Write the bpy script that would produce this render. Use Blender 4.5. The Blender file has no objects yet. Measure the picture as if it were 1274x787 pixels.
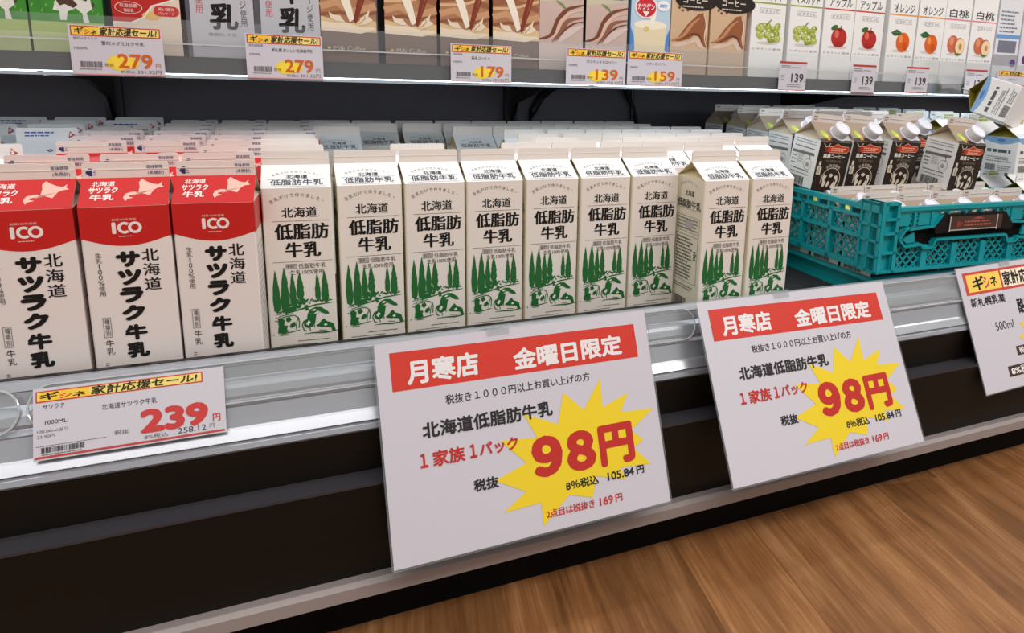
import bpy, math, random
import numpy as np
from mathutils import Vector, Matrix

random.seed(7)
sc = bpy.context.scene
COL = sc.collection
PI = math.pi

# ------------------------------------------------------------------ camera
F_PX, YAW, PITCH, ROLL = 886.149, 0.430725, 0.211007, 0.0322375
PPX, PPY = 742.55, 285.24
CAM = Vector((0.0, -0.8271, 0.30287))
cyw, syw, cp, sp = math.cos(YAW), math.sin(YAW), math.cos(PITCH), math.sin(PITCH)
fw = Vector((syw * cp, cyw * cp, -sp)); rg = Vector((cyw, -syw, 0)); up = rg.cross(fw)
cr, sr = math.cos(ROLL), math.sin(ROLL)
r2 = cr * rg + sr * up; u2 = -sr * rg + cr * up
cam_d = bpy.data.cameras.new('camera'); cam = bpy.data.objects.new('camera', cam_d); COL.objects.link(cam)
m3 = Matrix((r2, u2, -fw)).transposed()
cam.matrix_world = Matrix.Translation(CAM) @ m3.to_4x4()
cam_d.sensor_width = 36.0; cam_d.lens = F_PX / 1274 * 36
cam_d.shift_x = (637 - PPX) / 1274; cam_d.shift_y = (PPY - 393.5) / 1274
cam_d.clip_start = 0.02
sc.camera = cam

# ------------------------------------------------------------------ light
sc.view_settings.view_transform = 'Standard'; sc.view_settings.look = 'None'
sc.view_settings.gamma = 1; sc.view_settings.exposure = 0.08; sc.view_settings.use_curve_mapping = False
try:
    sc.cycles.use_denoising = True; sc.cycles.max_bounces = 8; sc.cycles.transparent_max_bounces = 24
    sc.cycles.caustics_reflective = False; sc.cycles.caustics_refractive = False
except Exception: pass
W = bpy.data.worlds.new('store_ambience'); sc.world = W; W.use_nodes = True
W.node_tree.nodes['Background'].inputs[0].default_value = (1.0, 0.96, 0.92, 1)
W.node_tree.nodes['Background'].inputs[1].default_value = 0.42

def area(name, loc, target, sx, sy, power, col):
    d = bpy.data.lights.new(name, 'AREA'); d.shape = 'RECTANGLE'; d.size = sx; d.size_y = sy
    d.energy = power; d.color = col
    o = bpy.data.objects.new(name, d); COL.objects.link(o); o.location = loc
    o.rotation_euler = (Vector(target) - Vector(loc)).to_track_quat('-Z', 'Y').to_euler()
    return o
area('aisle_ceiling_light', (0.5, -1.7, 2.2), (0.5, -0.1, 0.0), 4.0, 0.5, 43, (1.0, 0.94, 0.89))
area('second_aisle_ceiling_light', (2.6, -1.6, 2.2), (1.2, 0.0, 0.0), 3.0, 0.5, 22, (1.0, 0.92, 0.84))
area('case_canopy_light', (0.6, -0.02, 1.15), (0.6, 0.0, 0.0), 3.6, 0.10, 5.5, (0.90, 0.96, 1.0))

# ------------------------------------------------------------------ materials
def lin(c):
    c = c / 255.0
    return c / 12.92 if c <= 0.04045 else ((c + 0.055) / 1.055) ** 2.4
_mats = {}
def mat(name, rgb=(200, 200, 200), rough=0.5, metal=0.0, spec=0.5, noise=0.0, scale=40, coat=0.0):
    if name in _mats: return _mats[name]
    m = bpy.data.materials.new(name); m.use_nodes = True
    nt = m.node_tree; b = nt.nodes['Principled BSDF']
    c = tuple(lin(x) for x in rgb) + (1,)
    b.inputs['Base Color'].default_value = c
    b.inputs['Roughness'].default_value = rough; b.inputs['Metallic'].default_value = metal
    b.inputs['Specular IOR Level'].default_value = spec
    b.inputs['Coat Weight'].default_value = coat; b.inputs['Coat Roughness'].default_value = 0.08
    if coat:                                         # the laminate is not quite flat
        tn = nt.nodes.new('ShaderNodeTexNoise'); tn.inputs['Scale'].default_value = 42; tn.inputs['Detail'].default_value = 3
        tk = nt.nodes.new('ShaderNodeTexCoord'); bu = nt.nodes.new('ShaderNodeBump'); bu.inputs['Strength'].default_value = .55; bu.inputs['Distance'].default_value = .0022
        nt.links.new(tk.outputs['Object'], tn.inputs['Vector']); nt.links.new(tn.outputs['Fac'], bu.inputs['Height']); nt.links.new(bu.outputs[0], b.inputs['Coat Normal'])
    if noise:
        tc = nt.nodes.new('ShaderNodeTexCoord'); n = nt.nodes.new('ShaderNodeTexNoise')
        n.inputs['Scale'].default_value = scale; n.inputs['Detail'].default_value = 5
        mx = nt.nodes.new('ShaderNodeMix'); mx.data_type = 'RGBA'
        mx.inputs[6].default_value = tuple(min(1, x * (1 + noise)) for x in c[:3]) + (1,)
        mx.inputs[7].default_value = tuple(x * (1 - noise) for x in c[:3]) + (1,)
        nt.links.new(tc.outputs['Object'], n.inputs['Vector']); nt.links.new(n.outputs['Fac'], mx.inputs[0])
        nt.links.new(mx.outputs[2], b.inputs['Base Color'])
    _mats[name] = m
    return m
def ink(r, g, b):
    return mat('ink_%d_%d_%d' % (r, g, b), (r, g, b), 0.55, spec=0.3)

def clear(name, tint=(235, 240, 245), haze=0.12, gloss=0.1, rough=0.08):
    m = bpy.data.materials.new(name); m.use_nodes = True; nt = m.node_tree; nt.nodes.clear()
    out = nt.nodes.new('ShaderNodeOutputMaterial')
    tr = nt.nodes.new('ShaderNodeBsdfTransparent'); gl = nt.nodes.new('ShaderNodeBsdfGlossy'); df = nt.nodes.new('ShaderNodeBsdfDiffuse')
    tr.inputs[0].default_value = (0.97, 0.98, 0.98, 1); gl.inputs['Roughness'].default_value = rough
    df.inputs[0].default_value = tuple(lin(x) for x in tint) + (1,)
    a = nt.nodes.new('ShaderNodeMixShader'); a.inputs[0].default_value = haze
    nt.links.new(tr.outputs[0], a.inputs[1]); nt.links.new(df.outputs[0], a.inputs[2])
    b = nt.nodes.new('ShaderNodeMixShader')
    lw = nt.nodes.new('ShaderNodeLayerWeight'); lw.inputs[0].default_value = 0.25
    mth = nt.nodes.new('ShaderNodeMath'); mth.operation = 'MULTIPLY_ADD'; mth.inputs[1].default_value = 0.35; mth.inputs[2].default_value = gloss
    nt.links.new(lw.outputs['Fresnel'], mth.inputs[0]); nt.links.new(mth.outputs[0], b.inputs[0])
    nt.links.new(a.outputs[0], b.inputs[1]); nt.links.new(gl.outputs[0], b.inputs[2])
    nt.links.new(b.outputs[0], out.inputs['Surface'])
    return m

PAPER = mat('carton_paper', (240, 233, 226), 0.42, noise=0.015, scale=60)
PAPER_R = mat('carton_paper_rosy', (240, 231, 228), 0.42, noise=0.015, scale=60)
CREAM = mat('carton_edge_cream', (226, 214, 176), 0.5)
WHITE = mat('white_board', (242, 242, 242), 0.45)
RED = mat('red_print', (205, 30, 28), 0.38, noise=0.03, scale=30)
BLACK = ink(22, 20, 20)
GREY = ink(110, 108, 108)
NAVY = ink(52, 52, 110)
GREEN = mat('green_print', (28, 106, 44), 0.5, noise=0.12, scale=400)
SIGN = mat('sign_paper', (210, 208, 219), 0.3, coat=0.5)
SIGNRED = mat('sign_red', (214, 52, 34), 0.3, coat=0.5)
SIGNYEL = mat('sign_yellow', (244, 216, 30), 0.3, coat=0.5)
SIGNTXT = mat('sign_red_text', (196, 36, 26), 0.3, coat=0.5)
SIGNBLK = mat('sign_black_text', (30, 28, 30), 0.3, coat=0.5)
ALU = mat('brushed_aluminium', (190, 195, 204), 0.28, metal=0.62, noise=0.06, scale=25)
ALU_W = mat('white_aluminium', (214, 217, 224), 0.4, metal=0.2, noise=0.04, scale=25)
PANEL = mat('black_panel', (16, 12, 7), 0.45, spec=0.3, noise=0.2, scale=7)
BLACKP = mat('black_plastic', (14, 14, 15), 0.35, noise=0.1, scale=30)
DARKM = mat('dark_liner', (40, 39, 44), 0.6, noise=0.15, scale=5)
BUMP = mat('grey_bumper', (158, 148, 146), 0.5, noise=0.05, scale=15)
LEDGE = mat('ledge_sheen', (58, 57, 62), 0.25, noise=0.08, scale=20)  # lighter than the black panel: reflected ceiling light put into the colour
TEAL = mat('teal_plastic', (5, 156, 166), 0.38, noise=0.06, scale=25)
ACRYL = clear('clear_acrylic', haze=0.05, gloss=0.03, rough=0.15)  # slight white haze stands in for the milky reflection on the fence
FILM = clear('clear_channel', haze=0.10, gloss=0.06, rough=0.1)
LAMIN = clear('laminate_film', haze=0.06, gloss=0.08, rough=0.12)

# ------------------------------------------------------------------ mesh helpers
class MB:
    def __init__(s): s.v = []; s.f = []; s.m = []; s.mats = []
    def mi(s, m):
        if m not in s.mats: s.mats.append(m)
        return s.mats.index(m)
    def add(s, verts, faces, m):
        o = len(s.v); k = s.mi(m); s.v += [tuple(v) for v in verts]
        for f in faces: s.f.append(tuple(i + o for i in f)); s.m.append(k)
    def box(s, x0, x1, y0, y1, z0, z1, m):
        s.add([(x0,y0,z0),(x1,y0,z0),(x1,y1,z0),(x0,y1,z0),(x0,y0,z1),(x1,y0,z1),(x1,y1,z1),(x0,y1,z1)],
              [(0,3,2,1),(4,5,6,7),(0,1,5,4),(1,2,6,5),(2,3,7,6),(3,0,4,7)], m)
    def prism(s, pts, fn, w0, w1, m, mside=None):
        """2-D outline (anticlockwise) extruded from w0 to w1; fn maps (u,v,w) to 3-D."""
        n = len(pts)
        vs = [fn(u, v, w0) for u, v in pts] + [fn(u, v, w1) for u, v in pts]
        s.add(vs, [tuple(range(n - 1, -1, -1)), tuple(range(n, 2 * n))], m)
        s.add(vs, [(i, (i + 1) % n, n + (i + 1) % n, n + i) for i in range(n)], mside or m)
    def tube(s, path, r, m, n=8, closed=False):
        path = [Vector(p) for p in path]; k = len(path); rings = []
        for i, p in enumerate(path):
            a = path[(i - 1) % k] if (closed or i > 0) else p
            b = path[(i + 1) % k] if (closed or i < k - 1) else p
            t = (b - a).normalized(); x = t.orthogonal().normalized()
            if abs(t.z) < 0.95: x = t.cross(Vector((0, 0, 1))).normalized()
            y = t.cross(x)
            rings.append([p + r * (math.cos(2*PI*j/n) * x + math.sin(2*PI*j/n) * y) for j in range(n)])
        vs = [v for R in rings for v in R]; fs = []
        for i in range(k if closed else k - 1):
            a, b = i * n, ((i + 1) % k) * n
            for j in range(n): fs.append((a + j, a + (j+1) % n, b + (j+1) % n, b + j))
        if not closed: fs += [tuple(range(n - 1, -1, -1)), tuple(range((k-1)*n, k*n))]
        s.add(vs, fs, m)
    def lathe(s, prof, m, M=Matrix.Identity(4), n=24):
        vs = []; fs = []
        for r, z in prof:
            for j in range(n): vs.append(M @ Vector((r*math.cos(2*PI*j/n), r*math.sin(2*PI*j/n), z)))
        for i in range(len(prof) - 1):
            for j in range(n): fs.append((i*n+j, i*n+(j+1)%n, (i+1)*n+(j+1)%n, (i+1)*n+j))
        fs += [tuple(range(n-1, -1, -1)), tuple(range((len(prof)-1)*n, len(prof)*n))]
        s.add(vs, fs, m)
    def art(s, a, fn, base=0.0002):
        for i, (m, vs, fs, ly) in enumerate(a.items):
            w = base + ly * 0.00013 + i * 1.2e-6
            s.add([fn(u * 0.001, v * 0.001, w) for u, v in vs], fs, m)
    def build(s, name, parent=None, loc=None, rot=None):
        me = bpy.data.meshes.new(name); me.from_pydata(s.v, [], s.f)
        for m in s.mats: me.materials.append(m)
        me.polygons.foreach_set('material_index', s.m); me.update()
        o = bpy.data.objects.new(name, me); COL.objects.link(o)
        if parent: o.parent = parent
        if loc is not None: o.location = loc
        if rot is not None: o.rotation_euler = rot
        return o

_tx = {}
def glyphs(text, bold=0.0):
    key = (text, bold)
    if key not in _tx:
        cu = bpy.data.curves.new('lettering', 'FONT'); cu.body = text; cu.offset = bold; cu.resolution_u = 3
        o = bpy.data.objects.new('lettering', cu); COL.objects.link(o); bpy.context.view_layer.update()
        me = bpy.data.meshes.new_from_object(o.evaluated_get(bpy.context.evaluated_depsgraph_get()))
        n = len(me.vertices); co = np.empty(n * 3); me.vertices.foreach_get('co', co); co = co.reshape(-1, 3)[:, :2]
        fs = [tuple(p.vertices) for p in me.polygons]
        mn = co.min(0); mxx = co.max(0); sz = np.maximum(mxx - mn, 1e-6)
        _tx[key] = ((co - mn) / sz, fs, sz)
        bpy.data.objects.remove(o); bpy.data.curves.remove(cu); bpy.data.meshes.remove(me)
    return _tx[key]

def stamps(b, serif=False):
    """a heavier letter is the same letter laid a few times around its place"""
    if b < .006: return [(0, 0)]
    if serif: return [(-1, 0), (-.33, .15), (.33, -.15), (1, 0)]
    if b < .022: return [(-1, -1), (1, -1), (1, 1), (-1, 1)]
    return [(math.cos(PI/4*i), math.sin(PI/4*i)) for i in range(8)] + [(0, 0)]
class Art:
    """Flat print in millimetres: u to the right, v up."""
    def __init__(s): s.items = []
    def poly(s, pts, m, ly=0): s.items.append((m, list(pts), [tuple(range(len(pts)))], ly))
    def rect(s, x0, y0, x1, y1, m, ly=0): s.poly([(x0,y0),(x1,y0),(x1,y1),(x0,y1)], m, ly)
    def frame(s, x0, y0, x1, y1, t, m, ly=1):
        s.rect(x0,y0,x1,y0+t,m,ly); s.rect(x0,y1-t,x1,y1,m,ly); s.rect(x0,y0+t,x0+t,y1-t,m,ly); s.rect(x1-t,y0+t,x1,y1-t,m,ly)
    def ell(s, cx, cy, rx, ry, m, ly=0, n=20, a=0):
        ca, sa = math.cos(a), math.sin(a)
        s.poly([(cx + rx*math.cos(2*PI*i/n)*ca - ry*math.sin(2*PI*i/n)*sa, cy + rx*math.cos(2*PI*i/n)*sa + ry*math.sin(2*PI*i/n)*ca) for i in range(n)], m, ly)
    def ring(s, cx, cy, r, t, m, ly=1, a0=0, a1=2*PI, n=28, sy=1.0):
        for i in range(n):
            p, q = a0 + (a1-a0)*i/n, a0 + (a1-a0)*(i+1)/n
            s.poly([(cx+r*math.cos(p), cy+sy*r*math.sin(p)), (cx+r*math.cos(q), cy+sy*r*math.sin(q)),
                    (cx+(r-t)*math.cos(q), cy+sy*(r-t)*math.sin(q)), (cx+(r-t)*math.cos(p), cy+sy*(r-t)*math.sin(p))], m, ly)
    def capsule(s, x0, y0, x1, y1, m, ly=1, n=8):
        r = (y1 - y0) / 2; pts = []
        for i in range(n+1): a = -PI/2 + PI*i/n; pts.append((x1 - r + r*math.cos(a), y0 + r + r*math.sin(a)))
        for i in range(n+1): a = PI/2 + PI*i/n; pts.append((x0 + r + r*math.cos(a), y0 + r + r*math.sin(a)))
        s.poly(pts, m, ly)
    def line(s, pts, t, m, ly=1, taper=False):
        L = []; R = []; n = len(pts)
        for i, (x, y) in enumerate(pts):
            a = pts[max(0, i-1)]; b = pts[min(n-1, i+1)]; dx, dy = b[0]-a[0], b[1]-a[1]; d = math.hypot(dx, dy) or 1
            h = t / 2 * ((1 - abs(2*i/(n-1) - 1) * 0.8) if taper else 1)
            L.append((x - dy/d*h, y + dx/d*h)); R.append((x + dy/d*h, y - dx/d*h))
        for i in range(n-1): s.poly([R[i], R[i+1], L[i+1], L[i]], m, ly)
    def text(s, t, x0, y0, x1, y1, m, ly=1, bold=0.0, slant=0.0, serif=False):
        vs, fs, sz = glyphs(t)
        kx_, ky_ = bold * (x1-x0) / max(sz[0], .3), bold * (y1-y0) / max(sz[1], .3)
        x0, x1, y0, y1 = x0 + kx_, x1 - kx_, y0 + ky_, y1 - ky_
        for i_, (dx, dy) in enumerate(stamps(bold, serif)):
            s.items.append((m, [(x0 + dx*kx_ + (x1-x0)*a + slant*(y1-y0)*b, y0 + dy*ky_ + (y1-y0)*b) for a, b in vs], fs, ly + .1*i_))
    def vtext(s, t, x0, y0, x1, y1, m, ly=1, bold=0.0, gap=0.12, serif=False):
        n = len(t); h = (y1 - y0) / n
        for i, ch in enumerate(t):
            top = y1 - i*h; s.vchar(ch, x0, top - h*(1-gap/2), x1, top - h*gap/2, m, ly, bold, serif)
    def vchar(s, ch, x0, y0, x1, y1, m, ly, bold, serif):
        mid = (x0 + x1) / 2; hw = (x1 - x0) / 2
        if ch == 'ー': return s.rect(mid - hw*.13, y0, mid + hw*.13, y1, m, ly)
        q = glyphs(ch)[2]; r = q[0] / q[1]
        if r < .75: hw *= max(.22, r)
        s.text(ch, mid - hw, y0, mid + hw, y1, m, ly, bold, 0, serif)
    def arc(s, t, cx, cy, r, a0, a1, size, m, ly=1, bold=0.0):
        n = len(t)
        for i, ch in enumerate(t):
            a = a0 + (a1 - a0) * (i + .5) / n; vs, fs, sz = glyphs(ch); k = size
            sx, sy = sz[0]*k, sz[1]*k; ca, sa = math.cos(a - PI/2), math.sin(a - PI/2); pts = []
            for p, q in vs:
                X = (p - .5) * sx; Y = r + (q - .5) * sy
                pts.append((cx + X*ca - Y*sa, cy + X*sa + Y*ca))
            s.items.append((m, pts, fs, ly))
    def barcode(s, x0, y0, x1, y1, m, ly=1):
        rnd = random.Random(int(x0*10 + y1*7)); x = x0
        while x < x1 - .3:
            w = rnd.choice([.35, .35, .7, 1.0]) * (x1-x0) / 34; s.rect(x, y0, min(x+w, x1), y1, m, ly); x += w + rnd.choice([.35, .5, .8]) * (x1-x0) / 34
    def rules(s, x0, y0, x1, y1, n, t, m, ly=1, seed=1):
        """small print too fine to read: rows of short dashes"""
        rnd = random.Random(seed)
        for i in range(n):
            y = y1 - (i + .5) * (y1 - y0) / n; x = x0; e = x1 - rnd.random() * (x1-x0) * .25
            while x < e:
                w = rnd.uniform(1.0, 3.2) * t; s.rect(x, y - t/2, min(x + w, e), y + t/2, m, ly); x += w + t * .5

def tag(o, label, cat, group=None):
    o['label'] = label; o['category'] = cat
    if group: o['group'] = group
    return o
def empty(name, loc=(0, 0, 0), rot=(0, 0, 0)):
    o = bpy.data.objects.new(name, None); COL.objects.link(o); o.location = loc; o.rotation_euler = rot
    o.empty_display_size = 0.03
    return o
def copy_tree(o, parent=None):
    c = o.copy(); COL.objects.link(c)
    if parent: c.parent = parent
    for ch in list(o.children): copy_tree(ch, c)
    return c
ORD = ['first', 'second', 'third', 'fourth', 'fifth', 'sixth', 'seventh', 'eighth', 'ninth', 'tenth', 'eleventh', 'twelfth']

# ------------------------------------------------------------------ setting: floor
FLOOR_Z = -0.285
def floor_material():
    m = bpy.data.materials.new('oak_vinyl_planks'); m.use_nodes = True; nt = m.node_tree; b = nt.nodes['Principled BSDF']
    N = nt.nodes.new; L = nt.links.new
    tc = N('ShaderNodeTexCoord'); mp = N('ShaderNodeMapping'); mp.inputs['Rotation'].default_value = (0, 0, math.radians(90 + 9))
    L(tc.outputs['Object'], mp.inputs['Vector'])
    br = N('ShaderNodeTexBrick'); br.offset = 0.37; br.inputs['Scale'].default_value = 1.0
    br.inputs['Brick Width'].default_value = 0.62; br.inputs['Row Height'].default_value = 0.115
    br.inputs['Mortar Size'].default_value = 0.0006; br.inputs['Mortar Smooth'].default_value = 0.3
    br.inputs['Color1'].default_value = (0, 0, 0, 1); br.inputs['Color2'].default_value = (1, 1, 1, 1); br.inputs['Mortar'].default_value = (0.2, 0.2, 0.2, 1)
    L(mp.outputs[0], br.inputs['Vector'])
    ad = N('ShaderNodeVectorMath'); ad.operation = 'MULTIPLY_ADD'; ad.inputs[1].default_value = (3, 3, 3); L(br.outputs['Color'], ad.inputs[0])
    sc2 = N('ShaderNodeMapping'); sc2.inputs['Scale'].default_value = (2.6, 17, 1); L(mp.outputs[0], sc2.inputs['Vector'])
    L(sc2.outputs[0], ad.inputs[2])
    g = N('ShaderNodeTexNoise'); g.inputs['Scale'].default_value = 1.5; g.inputs['Detail'].default_value = 8; g.inputs['Roughness'].default_value = .62; g.inputs['Distortion'].default_value = .6
    L(ad.outputs[0], g.inputs['Vector'])
    sc3 = N('ShaderNodeMapping'); sc3.inputs['Scale'].default_value = (5, 160, 1); L(mp.outputs[0], sc3.inputs['Vector'])
    g2 = N('ShaderNodeTexNoise'); g2.inputs['Scale'].default_value = 2.0; g2.inputs['Detail'].default_value = 3; L(sc3.outputs[0], g2.inputs['Vector'])
    rp = N('ShaderNodeValToRGB'); e = rp.color_ramp.elements
    e[0].position = .30; e[0].color = (lin(96), lin(60), lin(32), 1); e[1].position = .72; e[1].color = (lin(182), lin(134), lin(90), 1)
    k = e.new(.5); k.color = (lin(142), lin(96), lin(58), 1)
    mxf = N('ShaderNodeMix'); mxf.data_type = 'FLOAT'; mxf.inputs[0].default_value = .28; L(g.outputs['Fac'], mxf.inputs[2]); L(g2.outputs['Fac'], mxf.inputs[3])
    L(mxf.outputs[0], rp.inputs[0])
    hs = N('ShaderNodeHueSaturation'); L(rp.outputs[0], hs.inputs['Color'])
    mr = N('ShaderNodeMapRange'); mr.inputs['To Min'].default_value = .84; mr.inputs['To Max'].default_value = 1.22; L(br.outputs['Color'], mr.inputs[0]); L(mr.outputs[0], hs.inputs['Value'])
    L(hs.outputs[0], b.inputs['Base Color']); b.inputs['Roughness'].default_value = .42; b.inputs['Specular IOR Level'].default_value = .4
    bp = N('ShaderNodeBump'); bp.inputs['Strength'].default_value = .08; bp.inputs['Distance'].default_value = .002; L(g2.outputs['Fac'], bp.inputs['Height']); L(bp.outputs[0], b.inputs['Normal'])
    return m
mb = MB(); mb.box(-4, 6, -5, 0.9, FLOOR_Z - .05, FLOOR_Z, floor_material())
fl = mb.build('floor'); fl['kind'] = 'structure'

# ------------------------------------------------------------------ refrigerated case
X0, X1 = -0.9, 2.7
case = empty('refrigerated_display_case', (0, 0.25, FLOOR_Z))
tag(case, 'open refrigerated dairy display case with black panels, metal front rail and one upper shelf', 'display case')
CY, CZ = 0.25, FLOOR_Z
def along(prof, m, name, x0=X0, x1=X1, parent=None):
    """closed (y,z) outline, clockwise seen from +x, extruded along x; children are placed in the case's own frame"""
    mb = MB(); mb.prism(prof, lambda u, v, w: (w, u - CY, v - CZ), x0, x1, m)
    return mb.build(name, parent or case)
rail = [(-.066,.0178),(-.070,.0182),(-.0860,.0236),(-.0880,.0228),(-.0912,.0165),(-.0898,.0150),(-.0925,.0042),(-.0990,.0005),
        (-.1012,-.0030),(-.1046,-.0098),(-.1030,-.0140),(-.1058,-.0162),(-.1082,-.0181),(-.1070,-.0200),(-.1140,-.0378),(-.1160,-.0398),
        (-.1220,-.0480),(-.1196,-.0500),(-.1228,-.0518),(-.1245,-.0566),(-.1230,-.0590),(-.075,-.0590),(-.066,-.0500)]
along(rail, ALU, 'front_rail')
along([(-.0655,.0182),(-.0655,-.0245),(-.0595,-.0245),(-.0595,.0182)], BLACKP, 'carton_stop_bar', X0, 0.478)
along([(-.122,-.0592),(-.122,-.105),(-.149,-.105),(-.149,-.206),(-.11,-.206),(-.11,-.0592)], PANEL, 'front_panel')
along([(-.1225,-.1035),(-.1500,-.1035),(-.1500,-.1062),(-.1225,-.1062)], LEDGE, 'panel_ledge')
along([(-.1492,-.2045),(-.160,-.2035),(-.165,-.2070),(-.1655,-.2200),(-.160,-.2235),(-.130,-.2235),(-.130,-.2064),(-.1492,-.2064)], BUMP, 'bumper')
along([(-.122,-.2237),(-.122,FLOOR_Z),(-.09,FLOOR_Z),(-.09,-.2237)], mat('matt_black', (5, 5, 5), .7, spec=.15, noise=.1), 'kick_plate')
along([(-.0655,-.0247),(-.0655,-.0400),(.66,-.0400),(.66,-.0247)], DARKM, 'deck_pan')
along([(.66,-.20),(.70,-.20),(.70,1.25),(.66,1.25)], mat('back_liner', (96, 93, 102), .55, noise=.12, scale=4), 'back_panel')
along([(-.0898,-.0593),(-.0898,FLOOR_Z),(.70,FLOOR_Z),(.70,-.2005),(.6595,-.2005),(.6595,-.0405),(-.0655,-.0405),(-.0655,-.0593)], BLACKP, 'base_box')
# upper shelf with its clear front fence
sh = along([(.190,.2905),(.190,.3110),(.659,.3110),(.659,.2905)], mat('shelf_steel', (70, 70, 74), .45, metal=.3, noise=.1, scale=10), 'shelf')
along([(.1745,.2855),(.1745,.2890),(.1885,.2890),(.1885,.2855)], mat('shelf_lip_white', (168, 182, 196), .3), 'shelf_lip', parent=sh)
along([(.1760,.2891),(.1760,.3530),(.1785,.3530),(.1785,.2891)], ACRYL, 'clear_fence', parent=sh)
along([(.1735,.3245),(.1735,.3262),(.1758,.3262),(.1758,.3245)], clear('clear_rib', haze=.45, gloss=.2), 'fence_rib', parent=sh)
lamp_m = bpy.data.materials.new('shelf_lamp_glow'); lamp_m.use_nodes = True
_b = lamp_m.node_tree.nodes['Principled BSDF']; _b.inputs['Emission Color'].default_value = (0.80, 0.92, 1.0, 1); _b.inputs['Emission Strength'].default_value = 8.0
along([(.232,.2845),(.232,.2903),(.250,.2903),(.250,.2845)], lamp_m, 'shelf_lamp', parent=sh)
# uprights with slots, bracket arms
for ux in (-0.243, 0.466, 1.20, 1.95):
    mb = MB(); mb.box(ux-.013, ux+.013, .640-CY, .6595-CY, -.02-CZ, 1.2-CZ, BLACKP)
    for i in range(40):
        z = .0 + i*.026; mb.box(ux-.0015, ux+.0015, .6392-CY, .6402-CY, z-CZ, z+.012-CZ, mat('slot_glint', (120, 120, 124), .3, metal=.8))
    up_ = mb.build('upright', case)
    mb = MB(); mb.prism([(.64,.2895),(.22,.2895),(.22,.284),(.45,.276),(.60,.245),(.64,.20)], lambda u, v, w: (ux + w, u-CY, v-CZ), -.003, .003, BLACKP)
    mb.build('shelf_bracket', case)
mb = MB(); mb.tube([(.585,.64-CY,.286-CZ),(.56,.645-CY,.276-CZ),(.535,.65-CY,.255-CZ),(.518,.65-CY,.225-CZ),(.505,.65-CY,.19-CZ),(.50,.65-CY,.14-CZ)], .008, BLACKP)
mb.build('black_hose', case)
mb = MB(); mb.tube([(.725,.64-CY,.287-CZ),(.745,.648-CY,.262-CZ),(.762,.65-CY,.235-CZ),(.772,.65-CY,.20-CZ),(.774,.65-CY,.15-CZ)], .005, BLACKP)
mb.build('black_hose', case)
mb = MB(); mb.tube([(.757,.65-CY,.287-CZ),(.758,.65-CY,.15-CZ)], .004, BLACKP); mb.build('black_hose', case)

# clear ticket channels clipped on the rail
RN = Vector((0, 1, -.45)).normalized()          # inward normal of the rail's slope
def rp(x, z, off=0.0):                           # a point on the rail slope, off metres in front of it
    return Vector((x, -.098 + .45 * z, z)) - RN * off
for (xa, xb) in ((X0 + .02, -0.2145), (-0.2085, 0.474), (0.665, 1.9)):
    mb = MB(); z0, z1, r = -.0165, .0190, .0177; zc = (z0 + z1) / 2; pts = []
    for i in range(13): a = -PI/2 + PI*i/12; pts.append((xb - r + r*math.cos(a), zc + r*math.sin(a)))
    for i in range(13): a = PI/2 + PI*i/12; pts.append((xa + r + r*math.cos(a), zc + r*math.sin(a)))
    off = Vector((0, -CY, -CZ))
    mb.prism(pts, lambda u, v, w: rp(u, v, w) + off, .0032, .0042, FILM)
    ch = mb.build('ticket_channel', case)
    mb = MB(); mb.tube([rp(u, v, .0040) + off for u, v in pts], .0011, clear('channel_rim_highlight', haze=.55, gloss=.25), 6, True)  # hazy tube added to show a highlight around the channel edge
    mb.build('channel_rim_highlight', ch)

# ------------------------------------------------------------------ sheets: price tags and signs
def sheet(name, TL, TR, BL, wmm, hmm, art, label, cat, group=None, paper=SIGN, t=.0006, laminate=0.0):
    """flat card whose top-left, top-right and bottom-left corners stand at the given places; art is in millimetres from the bottom left"""
    TL, TR, BL = Vector(TL), Vector(TR), Vector(BL)
    u = (TR - TL); wid = u.length; u.normalize(); v = (TL - BL); v -= u * v.dot(u); hei = v.length; v.normalize(); n = u.cross(v)
    R = Matrix((u, v, n)).transposed().to_4x4(); R.translation = TL - v * hei
    kx, ky = wid / wmm, hei / hmm
    fn = lambda a, b, w: (a * 1000 * kx, b * 1000 * ky, w)
    mb = MB(); r = 1.2
    W_, H_ = wmm / 1000, hmm / 1000
    mb.prism([(0,0),(W_,0),(W_,H_),(0,H_)], fn, -t, 0, paper)
    mb.art(art, fn)
    o = mb.build(name); o.matrix_world = R
    tag(o, label, cat, group)
    if laminate:
        mb = MB(); e = laminate / 1000; q = .0015
        for p4 in ([(-e+q,-e),(W_+e-q,-e),(W_+e,-e+q),(W_,0),(0,0),(-e,-e+q)], [(0,H_),(W_,H_),(W_+e,H_+e-q),(W_+e-q,H_+e),(-e+q,H_+e),(-e,H_+e-q)],
                   [(-e,-e+q),(0,0),(0,H_),(-e,H_+e-q)], [(W_,0),(W_+e,-e+q),(W_+e,H_+e-q),(W_,H_)]):
            mb.prism(p4, fn, -t-.0002, .0004, LAMIN)
        mb.build('laminate_rim', o)
        mb = MB(); cx = W_ * .42
        mb.prism([(cx-.012,H_-.006),(cx+.012,H_-.006),(cx+.012,H_+.002),(cx-.012,H_+.002)], fn, .0006, .0016, FILM)
        mb.prism([(cx-.012,H_+.002),(cx+.012,H_+.002),(cx+.012,H_+.0035),(cx-.012,H_+.0035)], fn, -.022, .0016, FILM)
        mb.build('clear_clip', o)
    return o

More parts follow.
